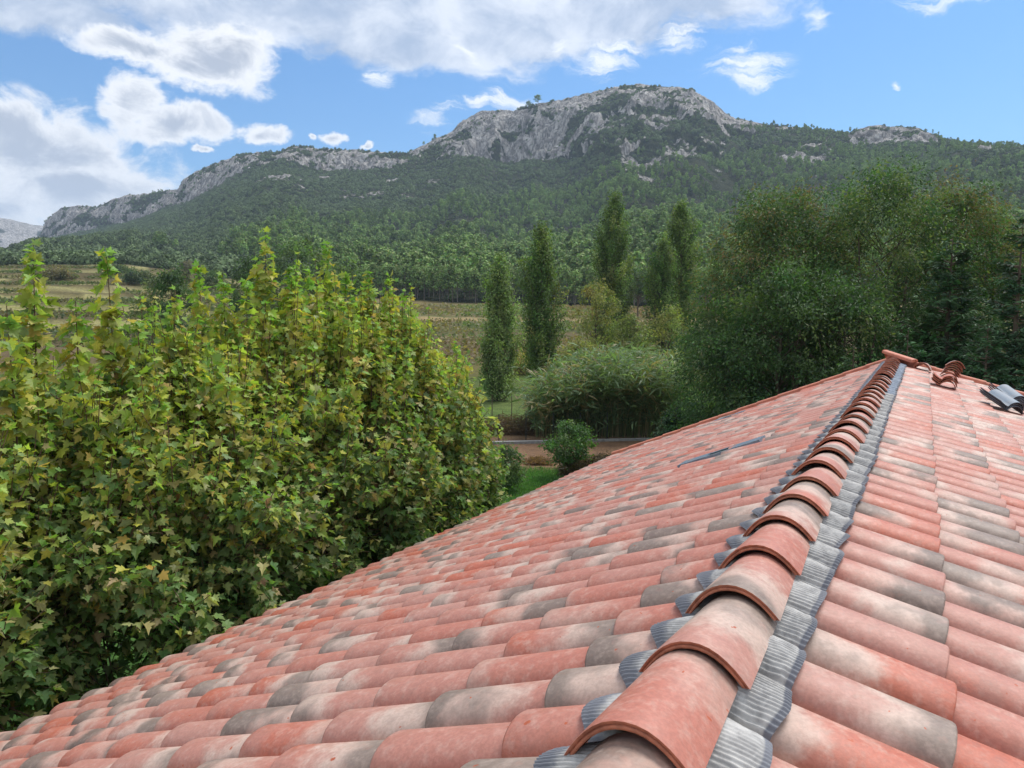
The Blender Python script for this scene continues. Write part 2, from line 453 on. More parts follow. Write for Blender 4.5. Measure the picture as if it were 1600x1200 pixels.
def ground_z(x, y):
    x, y = np.asarray(x, float), np.asarray(y, float)
    d = np.hypot(x, y)
    px = px_of_az(np.arctan2(x, y))
    D0 = tab(D0T, px)
    zf = CZ + D0 * tan_el(px, tab(YFT, px))
    s = np.clip((d - 62) / (D0 - 62), 0, None)
    s1 = np.where(s < 1, s, 1 + (s - 1) * 0.8)
    z = zf * np.where(s1 < 1, s1 ** 1.25, s1)
    # terraces on the left
    tw = sstep(px, 560, 330) * sstep(s, 0.12, 0.3)
    n = 9.0
    q = z / np.maximum(zf, 0.1) * n + 0.35 * fbm(x / 60, y / 60, 2.0, 2)
    st = (np.floor(q) + sstep(q - np.floor(q), 0.80, 0.98)) / n * zf
    z = z * (1 - tw * 0.85) + st * tw * 0.85
    z = z + 0.25 * fbm(x / 9, y / 9, 0.0, 3) * sstep(d, 25, 60)
    return np.where(d < 62, 0.25 * fbm(x / 9, y / 9, 0.0, 3) * sstep(d, 25, 60), z)

def mountain_z(az, d):
    px = px_of_az(az)
    x, y = np.sin(az) * d, np.cos(az) * d
    D0, D1 = tab(D0T, px), tab(D1T, px)
    E0, E1, Eb = tan_el(px, tab(YFT, px)), tan_el(px, tab(SKY, px)), tan_el(px, tab(CLB, px))
    cw = tab(CWT, px)
    wob = fbm(x / 45, y / 45, 3.0, 4)
    Db = D1 - cw * (1 + 0.55 * wob)
    s = np.clip((d - D0) / (Db - D0), 0, 1)
    E = E0 + (Eb - E0) * (0.55 * s + 0.45 * s ** 0.62)
    c = np.clip((d - Db) / (D1 - Db), 0, 1)
    cc = c + 0.10 * np.sin(c * 6.283 * 2 + 5 * wob) * c * (1 - c) * 2
    E = np.where(d > Db, Eb + (E1 - Eb) * np.clip(cc, 0, 1) ** 0.72, E)
    beyond = np.clip((d - D1) / 500, 0, None)
    E = np.where(d > D1, E1 - 0.06 * beyond - 0.03 * np.minimum(beyond * 10, 1), E)
    z = CZ + d * E
    mid = sstep(s, 0, 0.25) * (1 - sstep(s, 0.75, 1.0) * 0.6)
    und = fbm(x / 160, y / 160, 5.0, 4) * 13 + fbm(px / 60, d / 900, 1.0, 3) * 9
    z = z + und * mid * (d < Db)
    rk = tab(RKT, px)
    rk = np.clip(rk + 0.8 * (c - 0.5) * np.interp(px, [860, 930, 1130, 1150], [0, 1, 1, 0]), 0, 1)
    # limestone: blocks, ribs and cracks
    n1 = fbm(x / 16, y / 16, z / 22, 4, 0.6)
    n2 = np.abs(fbm(x / 34, y / 34, z / 60, 3))
    patch = fbm(x / 42 + 5, y / 42, z / 30, 5, 0.66) + 0.45 * fbm(x / 13, y / 13, z / 12, 3, .6)
    incl = sstep(d, Db - 12, Db + 6) * (1 - sstep(d, D1 + 60, D1 + 160))
    out = sstep(fbm(x / 30, y / 30, 9.0, 4), 0.26, 0.36) * sstep(d, D0 + 0.62 * (Db - D0), D0 + 0.92 * (Db - D0)) * (d < Db + 5)
    out = out * np.interp(px, [60, 300, 420, 660, 700, 960, 1010, 1250, 1330, 1500], [.1, .2, .8, .7, .25, .3, .9, .9, .2, 0])
    rock = np.clip(incl * sstep(patch * 1.25 + (rk - 0.5) * 1.15, -0.06, 0.06) + out, 0, 1)
    n4 = np.abs(fbm(x / 11, y / 11, z / 26, 3, 0.6))
    disp = rock * (n1 * 7.5 + (n2 * -9 + 3) + (3.0 - n4 * 12)) * np.clip(0.3 + np.minimum(c + 0.5, 1), 0, 1)
    edge = 1 - 0.72 * np.exp(-((d - D1) / 22.0) ** 2)
    z = z + disp * edge
    return x, y, z, rock, s, c, px

def ground_mat():
    m, nt, out = new_mat('field_soil_and_grass')
    at = nd(nt, 'ShaderNodeAttribute', attribute_name='col').outputs['Color']
    pos = nd(nt, 'ShaderNodeTexCoord').outputs['Object']
    n = noise_n(nt, pos, 1.6, 8, 0.7)
    n2 = noise_n(nt, pos, 9.0, 6, 0.7)
    c = mixc(nt, 1.0, at, mixc(nt, smooth(nt, n, 0.3, 0.7), (0.72, 0.72, 0.72), (1.25, 1.22, 1.15)), 'MULTIPLY')
    c = mixc(nt, 1.0, c, mixc(nt, smooth(nt, n2, 0.3, 0.7), (0.72, 0.72, 0.72), (1.28, 1.25, 1.2)), 'MULTIPLY')
    b = nd(nt, 'ShaderNodeBsdfPrincipled', {'Base Color': c, 'Roughness': 0.95, 'Specular IOR Level': 0.15})
    bp = nd(nt, 'ShaderNodeBump', {'Height': n2, 'Strength': 0.6, 'Distance': 0.08})
    nt.links.new(bp.outputs[0], b.inputs['Normal'])
    nt.links.new(b.outputs[0], out.inputs[0])
    return m

def ground_color(x, y, z):
    """pigment of the ground by what covers it: lawn, bare red soil, dry grass, vineyard soil"""
    d = np.hypot(x, y)
    px = px_of_az(np.arctan2(x, y))
    lawn = np.array([0.055, 0.125, 0.025]); soil = np.array([0.165, 0.10, 0.062]); dry = np.array([0.17, 0.135, 0.07]); meadow = np.array([0.085, 0.12, 0.035]); vine = np.array([0.13, 0.095, 0.05])
    n = fbm(x / 5, y / 5, 1.0, 4)
    n3 = fbm(x / 30, y / 14, 4.0, 4)
    c = np.tile(lawn, (len(x), 1))
    def lay(w, col):
        nonlocal c
        w = np.clip(w, 0, 1)[:, None]
        c = c * (1 - w) + w * col
    lay(sstep(y + n * 1.2, 28.6, 30.2), soil)
    lay(sstep(y + n * 1.5, 35.2, 36.2), np.array([0.13, 0.085, 0.05]))
    lay(sstep(y + n * 1.5, 37.8, 39.5), np.array([0.075, 0.12, 0.03]))
    lay(sstep(d + n * 3, 46, 50) * sstep(n, -0.1, 0.3), meadow)
    lay(sstep(d + n * 4, 66, 74), np.array([0.12, 0.11, 0.045]))
    lay(sstep(d + n * 5, 80, 90) , np.array([0.13, 0.10, 0.06]))
    lay(sstep(d + n3 * 10, 118, 128), np.array([0.11, 0.125, 0.05]))
    lay(sstep(d + n3 * 6, 150, 153) * sstep(d + n3 * 6, 166, 163), np.array([0.30, 0.235, 0.14]))
    lay(sstep(d + n3 * 6, 168, 172), np.array([0.17, 0.15, 0.08]))
    lay(sstep(n3, 0.1, 0.5) * sstep(d, 100, 140) * 0.7, dry)
    # terraces left: green banks, brown beds
    tw = sstep(px, 560, 330) * sstep(d, 95, 120)
    e = 1.2
    sl = np.abs(ground_z(x * (1 + e / d), y * (1 + e / d)) - ground_z(x, y)) / e
    lay(tw, np.array([0.105, 0.088, 0.05]))
    lay(tw * sstep(n3, 0.0, 0.35), np.array([0.12, 0.13, 0.05]))
    lay(tw * sstep(sl, 0.12, 0.22), np.array([0.30, 0.29, 0.155]))
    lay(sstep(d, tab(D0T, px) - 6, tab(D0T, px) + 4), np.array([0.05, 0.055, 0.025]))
    lay(sstep(px, 1300, 1150) * sstep(px, 850, 960) * sstep(d, 165, 185), np.array([0.22, 0.115, 0.065]))
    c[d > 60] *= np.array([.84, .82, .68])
    return c

def build_ground():
    m = ground_mat()
    fine = np.radians(np.arange(-44, 44.01, 0.22))
    az = np.concatenate([np.radians(np.arange(-180, -44, 4)), fine, np.radians(np.arange(46, 180.1, 4))])
    px = px_of_az(az)
    D0 = tab(D0T, px)
    fr = np.concatenate([[0.0], np.geomspace(0.012, 1.0, 260)])
    d = 0.5 + fr[:, None] * (D0[None, :] + 14 - 0.5)
    A = np.broadcast_to(az, d.shape)
    x, y = np.sin(A) * d, np.cos(A) * d
    z = ground_z(x, y)
    c = ground_color(x.ravel(), y.ravel(), z.ravel())
    a, b = d.shape
    i, j = np.meshgrid(np.arange(a - 1), np.arange(b - 1), indexing='ij')
    q = lambda i, j: (i * b + j).ravel()
    F = np.stack([q(i, j), q(i, j + 1), q(i + 1, j + 1), q(i + 1, j)], 1)[:, ::-1]
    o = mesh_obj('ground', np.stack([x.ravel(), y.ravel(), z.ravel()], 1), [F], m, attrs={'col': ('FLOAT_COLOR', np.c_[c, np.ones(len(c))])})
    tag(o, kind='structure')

def mountain_mat():
    m, nt, out = new_mat('limestone_and_scrub_floor')
    rk = nd(nt, 'ShaderNodeAttribute', attribute_name='rock').outputs['Fac']
    pos = nd(nt, 'ShaderNodeTexCoord').outputs['Object']
    mp = nd(nt, 'ShaderNodeMapping', {0: pos, 3: (1, 1, 0.35)}).outputs[0]
    n1 = noise_n(nt, mp, 0.15, 10, 0.74, 0.5)
    n2 = noise_n(nt, pos, 0.35, 8, 0.7)
    n3 = noise_n(nt, pos, 0.16, 8, 0.66, 0.3)
    rock = mixc(nt, smooth(nt, n1, 0.36, 0.60), (0.15, 0.142, 0.134), (0.62, 0.595, 0.56))
    rock = mixc(nt, math_n(nt, 'MULTIPLY', smooth(nt, n2, 0.62, 0.42), 0.5), rock, (0.28, 0.245, 0.215))
    fis = None
    for sc_, wd_ in ((0.035, 0.030), (0.085, 0.045)):
        q_ = math_n(nt, 'ABSOLUTE', math_n(nt, 'SUBTRACT', noise_n(nt, mp, sc_, 5, 0.62, 0.8), 0.5))
        q_ = smooth(nt, q_, 0.0, wd_, 1.0, 0.0)
        fis = q_ if fis is None else math_n(nt, 'MAXIMUM', fis, q_)
    rock = mixc(nt, math_n(nt, 'MULTIPLY', fis, 0.68), rock, (0.05, 0.052, 0.046))
    veg = mixc(nt, smooth(nt, n3, 0.35, 0.65), (0.018, 0.026, 0.012), (0.055, 0.065, 0.028))
    f = smooth(nt, math_n(nt, 'ADD', rk, math_n(nt, 'MULTIPLY', math_n(nt, 'SUBTRACT', n3, 0.5), 1.3)), 0.35, 0.55)
    c = mixc(nt, f, veg, rock)
    b = nd(nt, 'ShaderNodeBsdfPrincipled', {'Base Color': c, 'Roughness': 0.95, 'Specular IOR Level': 0.1})
    bp = nd(nt, 'ShaderNodeBump', {'Height': math_n(nt, 'ADD', n1, math_n(nt, 'MULTIPLY', n2, 0.5)), 'Strength': 1.0, 'Distance': 5.0})
    nt.links.new(bp.outputs[0], b.inputs['Normal'])
    nt.links.new(b.outputs[0], out.inputs[0])
    return m
M_MOUNT = mountain_mat()

def build_mountain():
    az = np.radians(np.arange(-52, 56.01, 0.13))
    px = px_of_az(az)
    D0, D1, cw = tab(D0T, px), tab(D1T, px), tab(CWT, px)
    fr = np.concatenate([np.linspace(0, 1, 130)[:-1] ** 1.1, 1 + np.linspace(0, 1, 110)[:-1], 2 + np.linspace(0, 1, 26) ** 1.5])
    lo = np.minimum(fr, 1)[:, None]; mi = np.clip(fr - 1, 0, 1)[:, None]; hi = np.clip(fr - 2, 0, 1)[:, None]
    Ds = D1 - cw * 1.7
    d = (D0 - 4) + (Ds - D0 + 4) * lo + (D1 + 8 - Ds) * mi + 700 * hi
    A = np.broadcast_to(az, d.shape)
    x, y, z, rock, s, c, _ = mountain_z(A, d)
    z[:2] -= 2.0
    a, b = d.shape
    i, j = np.meshgrid(np.arange(a - 1), np.arange(b - 1), indexing='ij')
    q = lambda i, j: (i * b + j).ravel()
    F = np.stack([q(i, j), q(i + 1, j), q(i + 1, j + 1), q(i, j + 1)], 1)
    o = mesh_obj('mountain', np.stack([x.ravel(), y.ravel(), z.ravel()], 1), [F], M_MOUNT, attrs={'rock': ('FLOAT', rock.ravel())})
    tag(o, kind='structure')
    # the far range seen past its left end
    az = np.radians(np.arange(-60, -24, 0.12))
    px = px_of_az(az)
    top = np.interp(px, [-1200, -300, -60, 0, 30, 60, 76, 130, 300], [395, 372, 350, 340, 345, 352, 353, 372, 420])
    fr = np.linspace(0, 1, 90)
    E1 = tan_el(px, top)
    d = 2500 + 700 * fr[:, None] + 0 * px[None]
    x, y = np.sin(az) * d, np.cos(az) * d
    E = E1 * (0.25 + 0.45 * np.minimum(fr * 1.8, 1) + 0.30 * sstep(fr, 0.45, 0.85))[:, None]
    z = CZ + d * E
    n = fbm(x / 60, y / 60, z / 80, 5, 0.6)
    rk = sstep(fr, 0.25, 0.6)[:, None] * sstep(fbm(x / 90, y / 90, z / 60, 4) + np.interp(px, [20, 60, 75], [0.35, 0.1, -0.4])[None], -0.1, 0.15)
    z = z + n * 16 * rk * (1 - 0.7 * fr[:, None] ** 6)
    a, b = d.shape
    i, j = np.meshgrid(np.arange(a - 1), np.arange(b - 1), indexing='ij')
    F = np.stack([q(i, j), q(i + 1, j), q(i + 1, j + 1), q(i, j + 1)], 1)
    o = mesh_obj('far_mountain', np.stack([x.ravel(), y.ravel(), z.ravel()], 1), [F], M_MOUNT, attrs={'rock': ('FLOAT', rk.ravel())})
    tag(o, kind='structure')

# ------------------------------------------------------------------ foliage
def unit(v):
    return v / (np.linalg.norm(v, axis=-1, keepdims=True) + 1e-9)

PLANE_OUT = np.array([(0, 0), (.18, -.07), (.44, -.06), (.30, .14), (.46, .24), (.60, .46), (.46, .50), (.24, .44), (.29, .62), (.15, .70), (0, 1.0),
                      (-.15, .70), (-.29, .62), (-.24, .44), (-.46, .50), (-.60, .46), (-.46, .24), (-.30, .14), (-.44, -.06), (-.18, -.07)])
OVAL_OUT = np.array([(0, 0), (.22, .35), (.18, .7), (0, 1.0), (-.18, .7), (-.22, .35)])
QUAD_OUT = np.array([(0, 0), (.28, .5), (0, 1.0), (-.28, .5)])

def leaves(P, N, T, size, col, outline, fold=0.18, rng=RNG, dry=None):
    """leaf blades: base points P, blade normals N, tip directions T, sizes, colours -> V, F, C. fan about the midrib."""
    n = len(P)
    T = unit(T - N * np.sum(T * N, 1, keepdims=True))
    S = np.cross(T, N)
    o = outline
    k = len(o)
    if k == 4:
        V = P[:, None] + size[:, None, None] * (o[None, :, 0:1] * S[:, None] + o[None, :, 1:2] * T[:, None])
        V[:, 1] += (N * size[:, None] * 0.08); V[:, 3] += (N * size[:, None] * 0.08)
        F = np.arange(n * 4).reshape(n, 4)
        C = np.repeat(col, 4, 0)
        return V.reshape(-1, 3), F, C
    h = fold * np.abs(o[:, 0]) - 0.16 * o[:, 1] ** 2
    cx = np.array([[0, 0.36]])
    oo = np.concatenate([o, cx])
    hh = np.concatenate([h, [-0.05]])
    cur = rng.normal(1.2, 1.1 if dry is not None else 0.7, (n, 1, 1))
    wd = rng.uniform(.72, 1.12, (n, 1, 1)) if dry is not None else 1.0
    V = P[:, None] + size[:, None, None] * (wd * oo[None, :, 0:1] * S[:, None] + oo[None, :, 1:2] * T[:, None] + cur * hh[None, :, None] * N[:, None])
    base = (np.arange(n) * (k + 1))[:, None, None]
    tri = np.stack([np.arange(k), (np.arange(k) + 1) % k, np.full(k, k)], 1)[None]
    F = (base + tri).reshape(-1, 3)
    if dry is not None:
        col = np.repeat(col[:, None], k + 1, 1)
        wv = rng.random((n, k + 1)) * np.r_[np.clip(np.hypot(o[:, 0], o[:, 1] - .3), 0, 1), 0.0][None]
        col = col + (np.array([.30, .235, .11]) - col) * np.clip(dry[:, None, None] * wv[..., None] * 1.6, 0, 1)
        C = col.reshape(-1, 3)
    else:
        C = np.repeat(col, k + 1, 0)
    return V.reshape(-1, 3), F, C

def leaf_mesh(name, VFC, mat, parent):
    V = np.concatenate([a[0] for a in VFC]); C = np.concatenate([a[2] for a in VFC])
    fs, off = {}, 0
    for v, f, c in VFC:
        fs.setdefault(f.shape[1], []).append(f + off)
        off += len(v)
    return mesh_obj(name, V, [np.concatenate(fs[k]) for k in sorted(fs)], mat, parent, smooth_f=False,
                    attrs={'col': ('FLOAT_COLOR', np.c_[C, np.ones(len(C))])})

def pal(rng, n, cols, w, jit=0.18):
    cols = np.array(cols)
    w = list(w)[:len(cols)]
    i = rng.choice(len(cols), n, p=np.array(w) / np.sum(w))
    return np.clip(cols[i] * (1 + rng.normal(0, jit, (n, 1))) * (1 + rng.normal(0, jit * 0.4, (n, 3))), 0.004, 0.8)

# ------------------------------------------------------------------ the house roof
HR, RE, YAW = 0.8, 0.4697, 0.50791
SL, SR = 0.4287, 0.2812
rT = np.array([math.sin(YAW), math.cos(YAW), 0.0])
nL = np.array([-math.cos(YAW), math.sin(YAW), 0.0])
ZR = CZ - HR                                   # ridge crown height
T0, T1 = -1.3, 15.8
EAVE_L, EAVE_R = 5.65, 6.4
PITCH_T = 0.2475

class Slope:
    def __init__(s, side):
        s.sg = 1.0 if side == 'L' else -1.0
        s.s = SL if side == 'L' else SR
        s.h = nL * s.sg
        s.D = unit(s.h - np.array([0, 0, s.s]))
        s.N = unit(np.array([0, 0, 1.0]) + s.h * s.s)
        s.T = rT
    def base(s, t, o, up=0.0):
        """point over the tile bed, o = horizontal distance from the ridge line"""
        t, o, up = np.broadcast_arrays(np.asarray(t, float), np.asarray(o, float), np.asarray(up, float))
        P = t[..., None] * rT + (RE * nL + o[..., None] * s.h)
        P = P + np.array([0, 0, 1.0]) * (ZR - 0.07 - s.s * o)[..., None]
        return P + s.N * (up - 0.096)[..., None]
SLP_L, SLP_R = Slope('L'), Slope('R')
_hc = 8.0 * rT + RE * nL
HOUSE = empty('tiled_house', (_hc[0], _hc[1], 0.0))
tag(HOUSE, 'low house with a salmon and grey barrel tile roof and a long tiled ridge', 'house')
HLOC = np.array([_hc[0], _hc[1], 0.0])

def tile_template():
    L, nseg = 0.47, 14
    a0, a1, H0, H1, th = 0.114, 0.101, 0.096, 0.083, 0.013
    rows = [(0.0, -th, 1), (0.0, -0.002, 0), (0.006, 0.0, 0), (0.10, 0, 0), (0.24, 0, 0), (L, 0, 0)]
    P, U = [], []
    for y, off, lip in rows:
        k = y / L
        a, H = a0 + (a1 - a0) * k + off, H0 + (H1 - H0) * k + off
        th_ = np.linspace(math.pi, 0, nseg + 1)
        x = a * np.cos(th_)
        z = H * np.abs(np.sin(th_)) ** 0.74
        cx = np.array([a + 0.004 - off, a + 0.012 - off, PITCH_T - a0 - 0.006, PITCH_T - a0 + 0.004])
        cz = np.array([0.007, 0.0, 0.0, 0.010]) + (-th if lip else 0)
        P.append(np.stack([np.r_[x, cx], np.full(nseg + 5, y), np.r_[z, cz]], 1))
        U.append(np.full(nseg + 5, k))
    P = np.array(P)
    a, b = P.shape[:2]
    i, j = np.meshgrid(np.arange(a - 1), np.arange(b - 1), indexing='ij')
    q = lambda i, j: (i * b + j).ravel()
    F = np.stack([q(i, j), q(i, j + 1), q(i + 1, j + 1), q(i + 1, j)], 1)
    mi = (i.ravel() == 0).astype(int)
    V = P.reshape(-1, 3).copy()
    V[:, 2] += 0.016 * (1 - V[:, 1] / L) 
    return V, F, mi, np.array(U).ravel()

def build_slope(sl, tc0, ends, label, skip):
    V0, F0, mi0, U0 = tile_template()
    k0, k1 = math.ceil((T0 - tc0) / PITCH_T), math.floor((T1 - 0.12 - tc0) / PITCH_T)
    rng = np.random.default_rng(11 if sl.sg > 0 else 12)
    tt, oo = [], []
    for k in range(k0, k1 + 1):
        w = rng.normal(0, 0.004)
        for o in ends:
            t = tc0 + k * PITCH_T
            if skip(t, o):
                continue
            tt.append(t); oo.append(o + w + rng.normal(0, 0.004))
    tt, oo = np.array(tt), np.array(oo)
    n = len(tt)
    rot = rng.normal(0, 0.007, n)
    zz = rng.normal(0, 0.0018, n)
    x = V0[None, :, 0] * np.cos(rot)[:, None] + V0[None, :, 1] * np.sin(rot)[:, None]
    y = V0[None, :, 1] * np.cos(rot)[:, None] - V0[None, :, 0] * np.sin(rot)[:, None]
    # tiles above the ridge line are cut off there
    ymax = oo / abs(sl.D @ sl.h) - 0.02
    y = np.minimum(y, np.maximum(ymax, 0.02)[:, None])
    O = sl.base(tt, oo)
    V = O[:, None] + x[..., None] * sl.T - y[..., None] * sl.D + (V0[None, :, 2] + zz[:, None])[..., None] * sl.N
    F = (np.arange(n) * len(V0))[:, None, None] + F0[None]
    if sl.sg < 0:
        F = F[:, :, ::-1]
    R = np.repeat(rng.random((n, 3)), len(V0), 0)
    U = np.tile(U0, n)
    o = mesh_obj('tile_slope', V.reshape(-1, 3) - HLOC, [F.reshape(-1, 4)], [M_TILE, M_RAW], HOUSE, np.tile(mi0, n), True,
                 {'tile_rand': ('FLOAT_VECTOR', R), 'tile_u': ('FLOAT', U)})
    tag(o, label)
    return n

def barrel_mesh(L=0.47, a0=0.139, a1=0.116, H0=0.098, H1=0.078, th=0.020, drop=0.020, nseg=18, pw=0.72):
    """one half-round cover tile: near (wide) end at y=0, crown at z=0 there. lip is raw clay, with a shallow groove"""
    thn = np.linspace(math.pi, 0, nseg + 1)
    def arc(y, off):
        k = y / L
        a, H = a0 + (a1 - a0) * k + off, H0 + (H1 - H0) * k + off
        z0 = -H0 - drop * k + (H0 - (H0 + (H1 - H0) * k)) * 0
        return np.stack([a * np.cos(thn), np.full(nseg + 1, y), z0 + np.maximum(H, 0.01) * (1 - np.abs(np.cos(thn)) ** 2.15) + (off if off < 0 else 0) * 0], 1)
    out = [arc(0.0, -0.0015), arc(0.004, 0.0)] + [arc(y, 0) for y in (0.10, 0.2, 0.3, 0.4, L)]
    inn = [arc(y, -th) for y in (L, 0.3, 0.1, 0.002)]
    lip = [arc(0.002, -th), arc(0.0, -th + 0.001), arc(0.0, -th * 0.58), arc(0.0045, -th * 0.52), arc(0.0045, -th * 0.42), arc(0.0, -th * 0.36), arc(0.0, -0.0015)]
    mb = MB()
    mb.grid(np.array(out)[:, ::-1], 0)
    mb.grid(np.array(inn)[:, ::-1], 1)
    mb.grid(np.array(lip)[:, ::-1], 1)
    mb.grid(np.array([arc(L, 0), arc(L, -th)])[:, ::-1], 1)
    for s in (0, -1):
        e = np.array([[a[s] for a in [arc(y, 0) for y in (0, 0.1, 0.2, 0.3, L)]], [a[s] for a in [arc(y, -th) for y in (0, 0.1, 0.2, 0.3, L)]]])
        mb.grid(e if s else e[:, ::-1], 0)
    return mb

def place(V, O, X, Y, Z):
    V = np.asarray(V, float)
    return O + V[:, 0:1] * X + V[:, 1:2] * Y + V[:, 2:3] * Z

def tile_obj(name, mb, O, X, Y, Z, parent, rng, u_len=0.47, mats=None, loc=None):
    """one loose or ridge tile with its own random colouring"""
    ks = sorted(mb.f)
    V = np.concatenate(mb.v)
    Vw = place(V, np.asarray(O, float), X, Y, Z)
    n = len(V)
    rnd = rng.random(3)
    if parent is HOUSE: rnd[2] = 0.42 + 0.58 * rnd[2]          # the ridge row is the more weathered
    base = HLOC if parent is HOUSE else (np.asarray(loc) if loc is not None else np.zeros(3))
    o = mesh_obj(name, Vw - base, [np.concatenate(mb.f[k]) for k in ks], mats or [M_TILE, M_RAW], parent,
                 np.concatenate([np.concatenate(mb.mi[k]) for k in ks]), True,
                 {'tile_rand': ('FLOAT_VECTOR', np.tile(rnd, (n, 1))), 'tile_u': ('FLOAT', np.clip(V[:, 1] / u_len, 0, 1))},
                 loc=None if parent is not None else base)
    return o

def surf_h(t, tc, o):
    """height of the tile surface over the bed at ridge coordinate t"""
    x = (t - tc + PITCH_T / 2) % PITCH_T - PITCH_T / 2
    q = np.clip(1 - (x / 0.115) ** 2, 0, 1)
    return 0.104 * q ** 0.37

def build_flashing(sl, tc, o_in, o_out, label):
    dt = 0.0021
    t = np.arange(T0, T1, dt)
    rows = np.array([0, .12, .3, .5, .7, .84, .90, .95, 1.0])
    rng = np.random.default_rng(5)
    lowf = lambda s, a: a * (np.interp(t, np.arange(T0 - 1, T1 + 1, s), rng.normal(0, 1, len(np.arange(T0 - 1, T1 + 1, s)))))
    edge = o_out + lowf(0.13, 0.007) + lowf(0.05, 0.0025) + (0.022 if sl.sg > 0 else 0.006) * np.cos(2 * math.pi * (t - tc) / PITCH_T)
    ph = t * 2 * math.pi / 0.0128 + 3.0 * np.interp(t, np.arange(T0 - 1, T1 + 1, 0.07), rng.normal(0, 0.5, len(np.arange(T0 - 1, T1 + 1, 0.07))))
    amp = 0.0034 + 0.0012 * lowf(0.06, 1.0)
    V, band, blue = [], [], []
    for r in rows:
        o = o_in + (edge - o_in) * r
        hw = np.interp(r, [0, .25, 1], [0.30, 0.85, 1.0])
        h = surf_h(t, tc, o) * hw + 0.070 * (1 - hw)
        fan = 0.018 * np.sin(2 * math.pi * (t - tc) / PITCH_T) * (1 - r)
        up = h + 0.010 + amp * np.sin(ph) * np.interp(r, [0, .3, .9, 1], [.5, 1, 1.1, .6]) + lowf(0.09, 0.0018)
        V.append(sl.base(t + fan, o, up))
        band.append(np.full(len(t), (sstep(r, 0.86, 0.96) if sl.sg < 0 else sstep(r, 0.5, 0.8) * .8)))
        blue.append(sstep(t, 9.24, 9.26))
    P = np.array(V)
    if sl.sg > 0:
        P = P[::-1]; band = band[::-1]; blue = blue[::-1]
    mb = MB(); mb.grid(P)
    V = np.concatenate(mb.v) - HLOC
    o = mesh_obj('ridge_flashing', V, [np.concatenate(mb.f[4])], M_FLASH, HOUSE, smooth_f=True,
                 attrs={'band': ('FLOAT', np.array(band).ravel()), 'blue': ('FLOAT', np.array(blue).ravel())})
    tag(o, label)

def verge_mesh(L=0.46):
    prof = np.array([(-.070, .03), (-.066, .088), (-.05, .104), (0.0, .112), (.05, .108), (.066, .092), (.070, .06), (.070, -.13), (.056, -.13), (.056, .05)])
    mb = MB()
    P = np.array([[(x, y, z) for x, z in prof * np.array([1 - 0.06 * y / L, 1 - 0.10 * y / L])] for y in (0, 0.004, L * 0.5, L)])
    mb.grid(P)
    for y, fl in ((0, 1), (L, 0)):
        c = np.array([(x, y, z) for x, z in prof])
        i = np.array([[0, 1, 2, 9], [2, 3, 8, 9], [3, 4, 5, 8], [5, 6, 7, 8]])
        mb.add(c, i if fl else i[:, ::-1])
    return mb

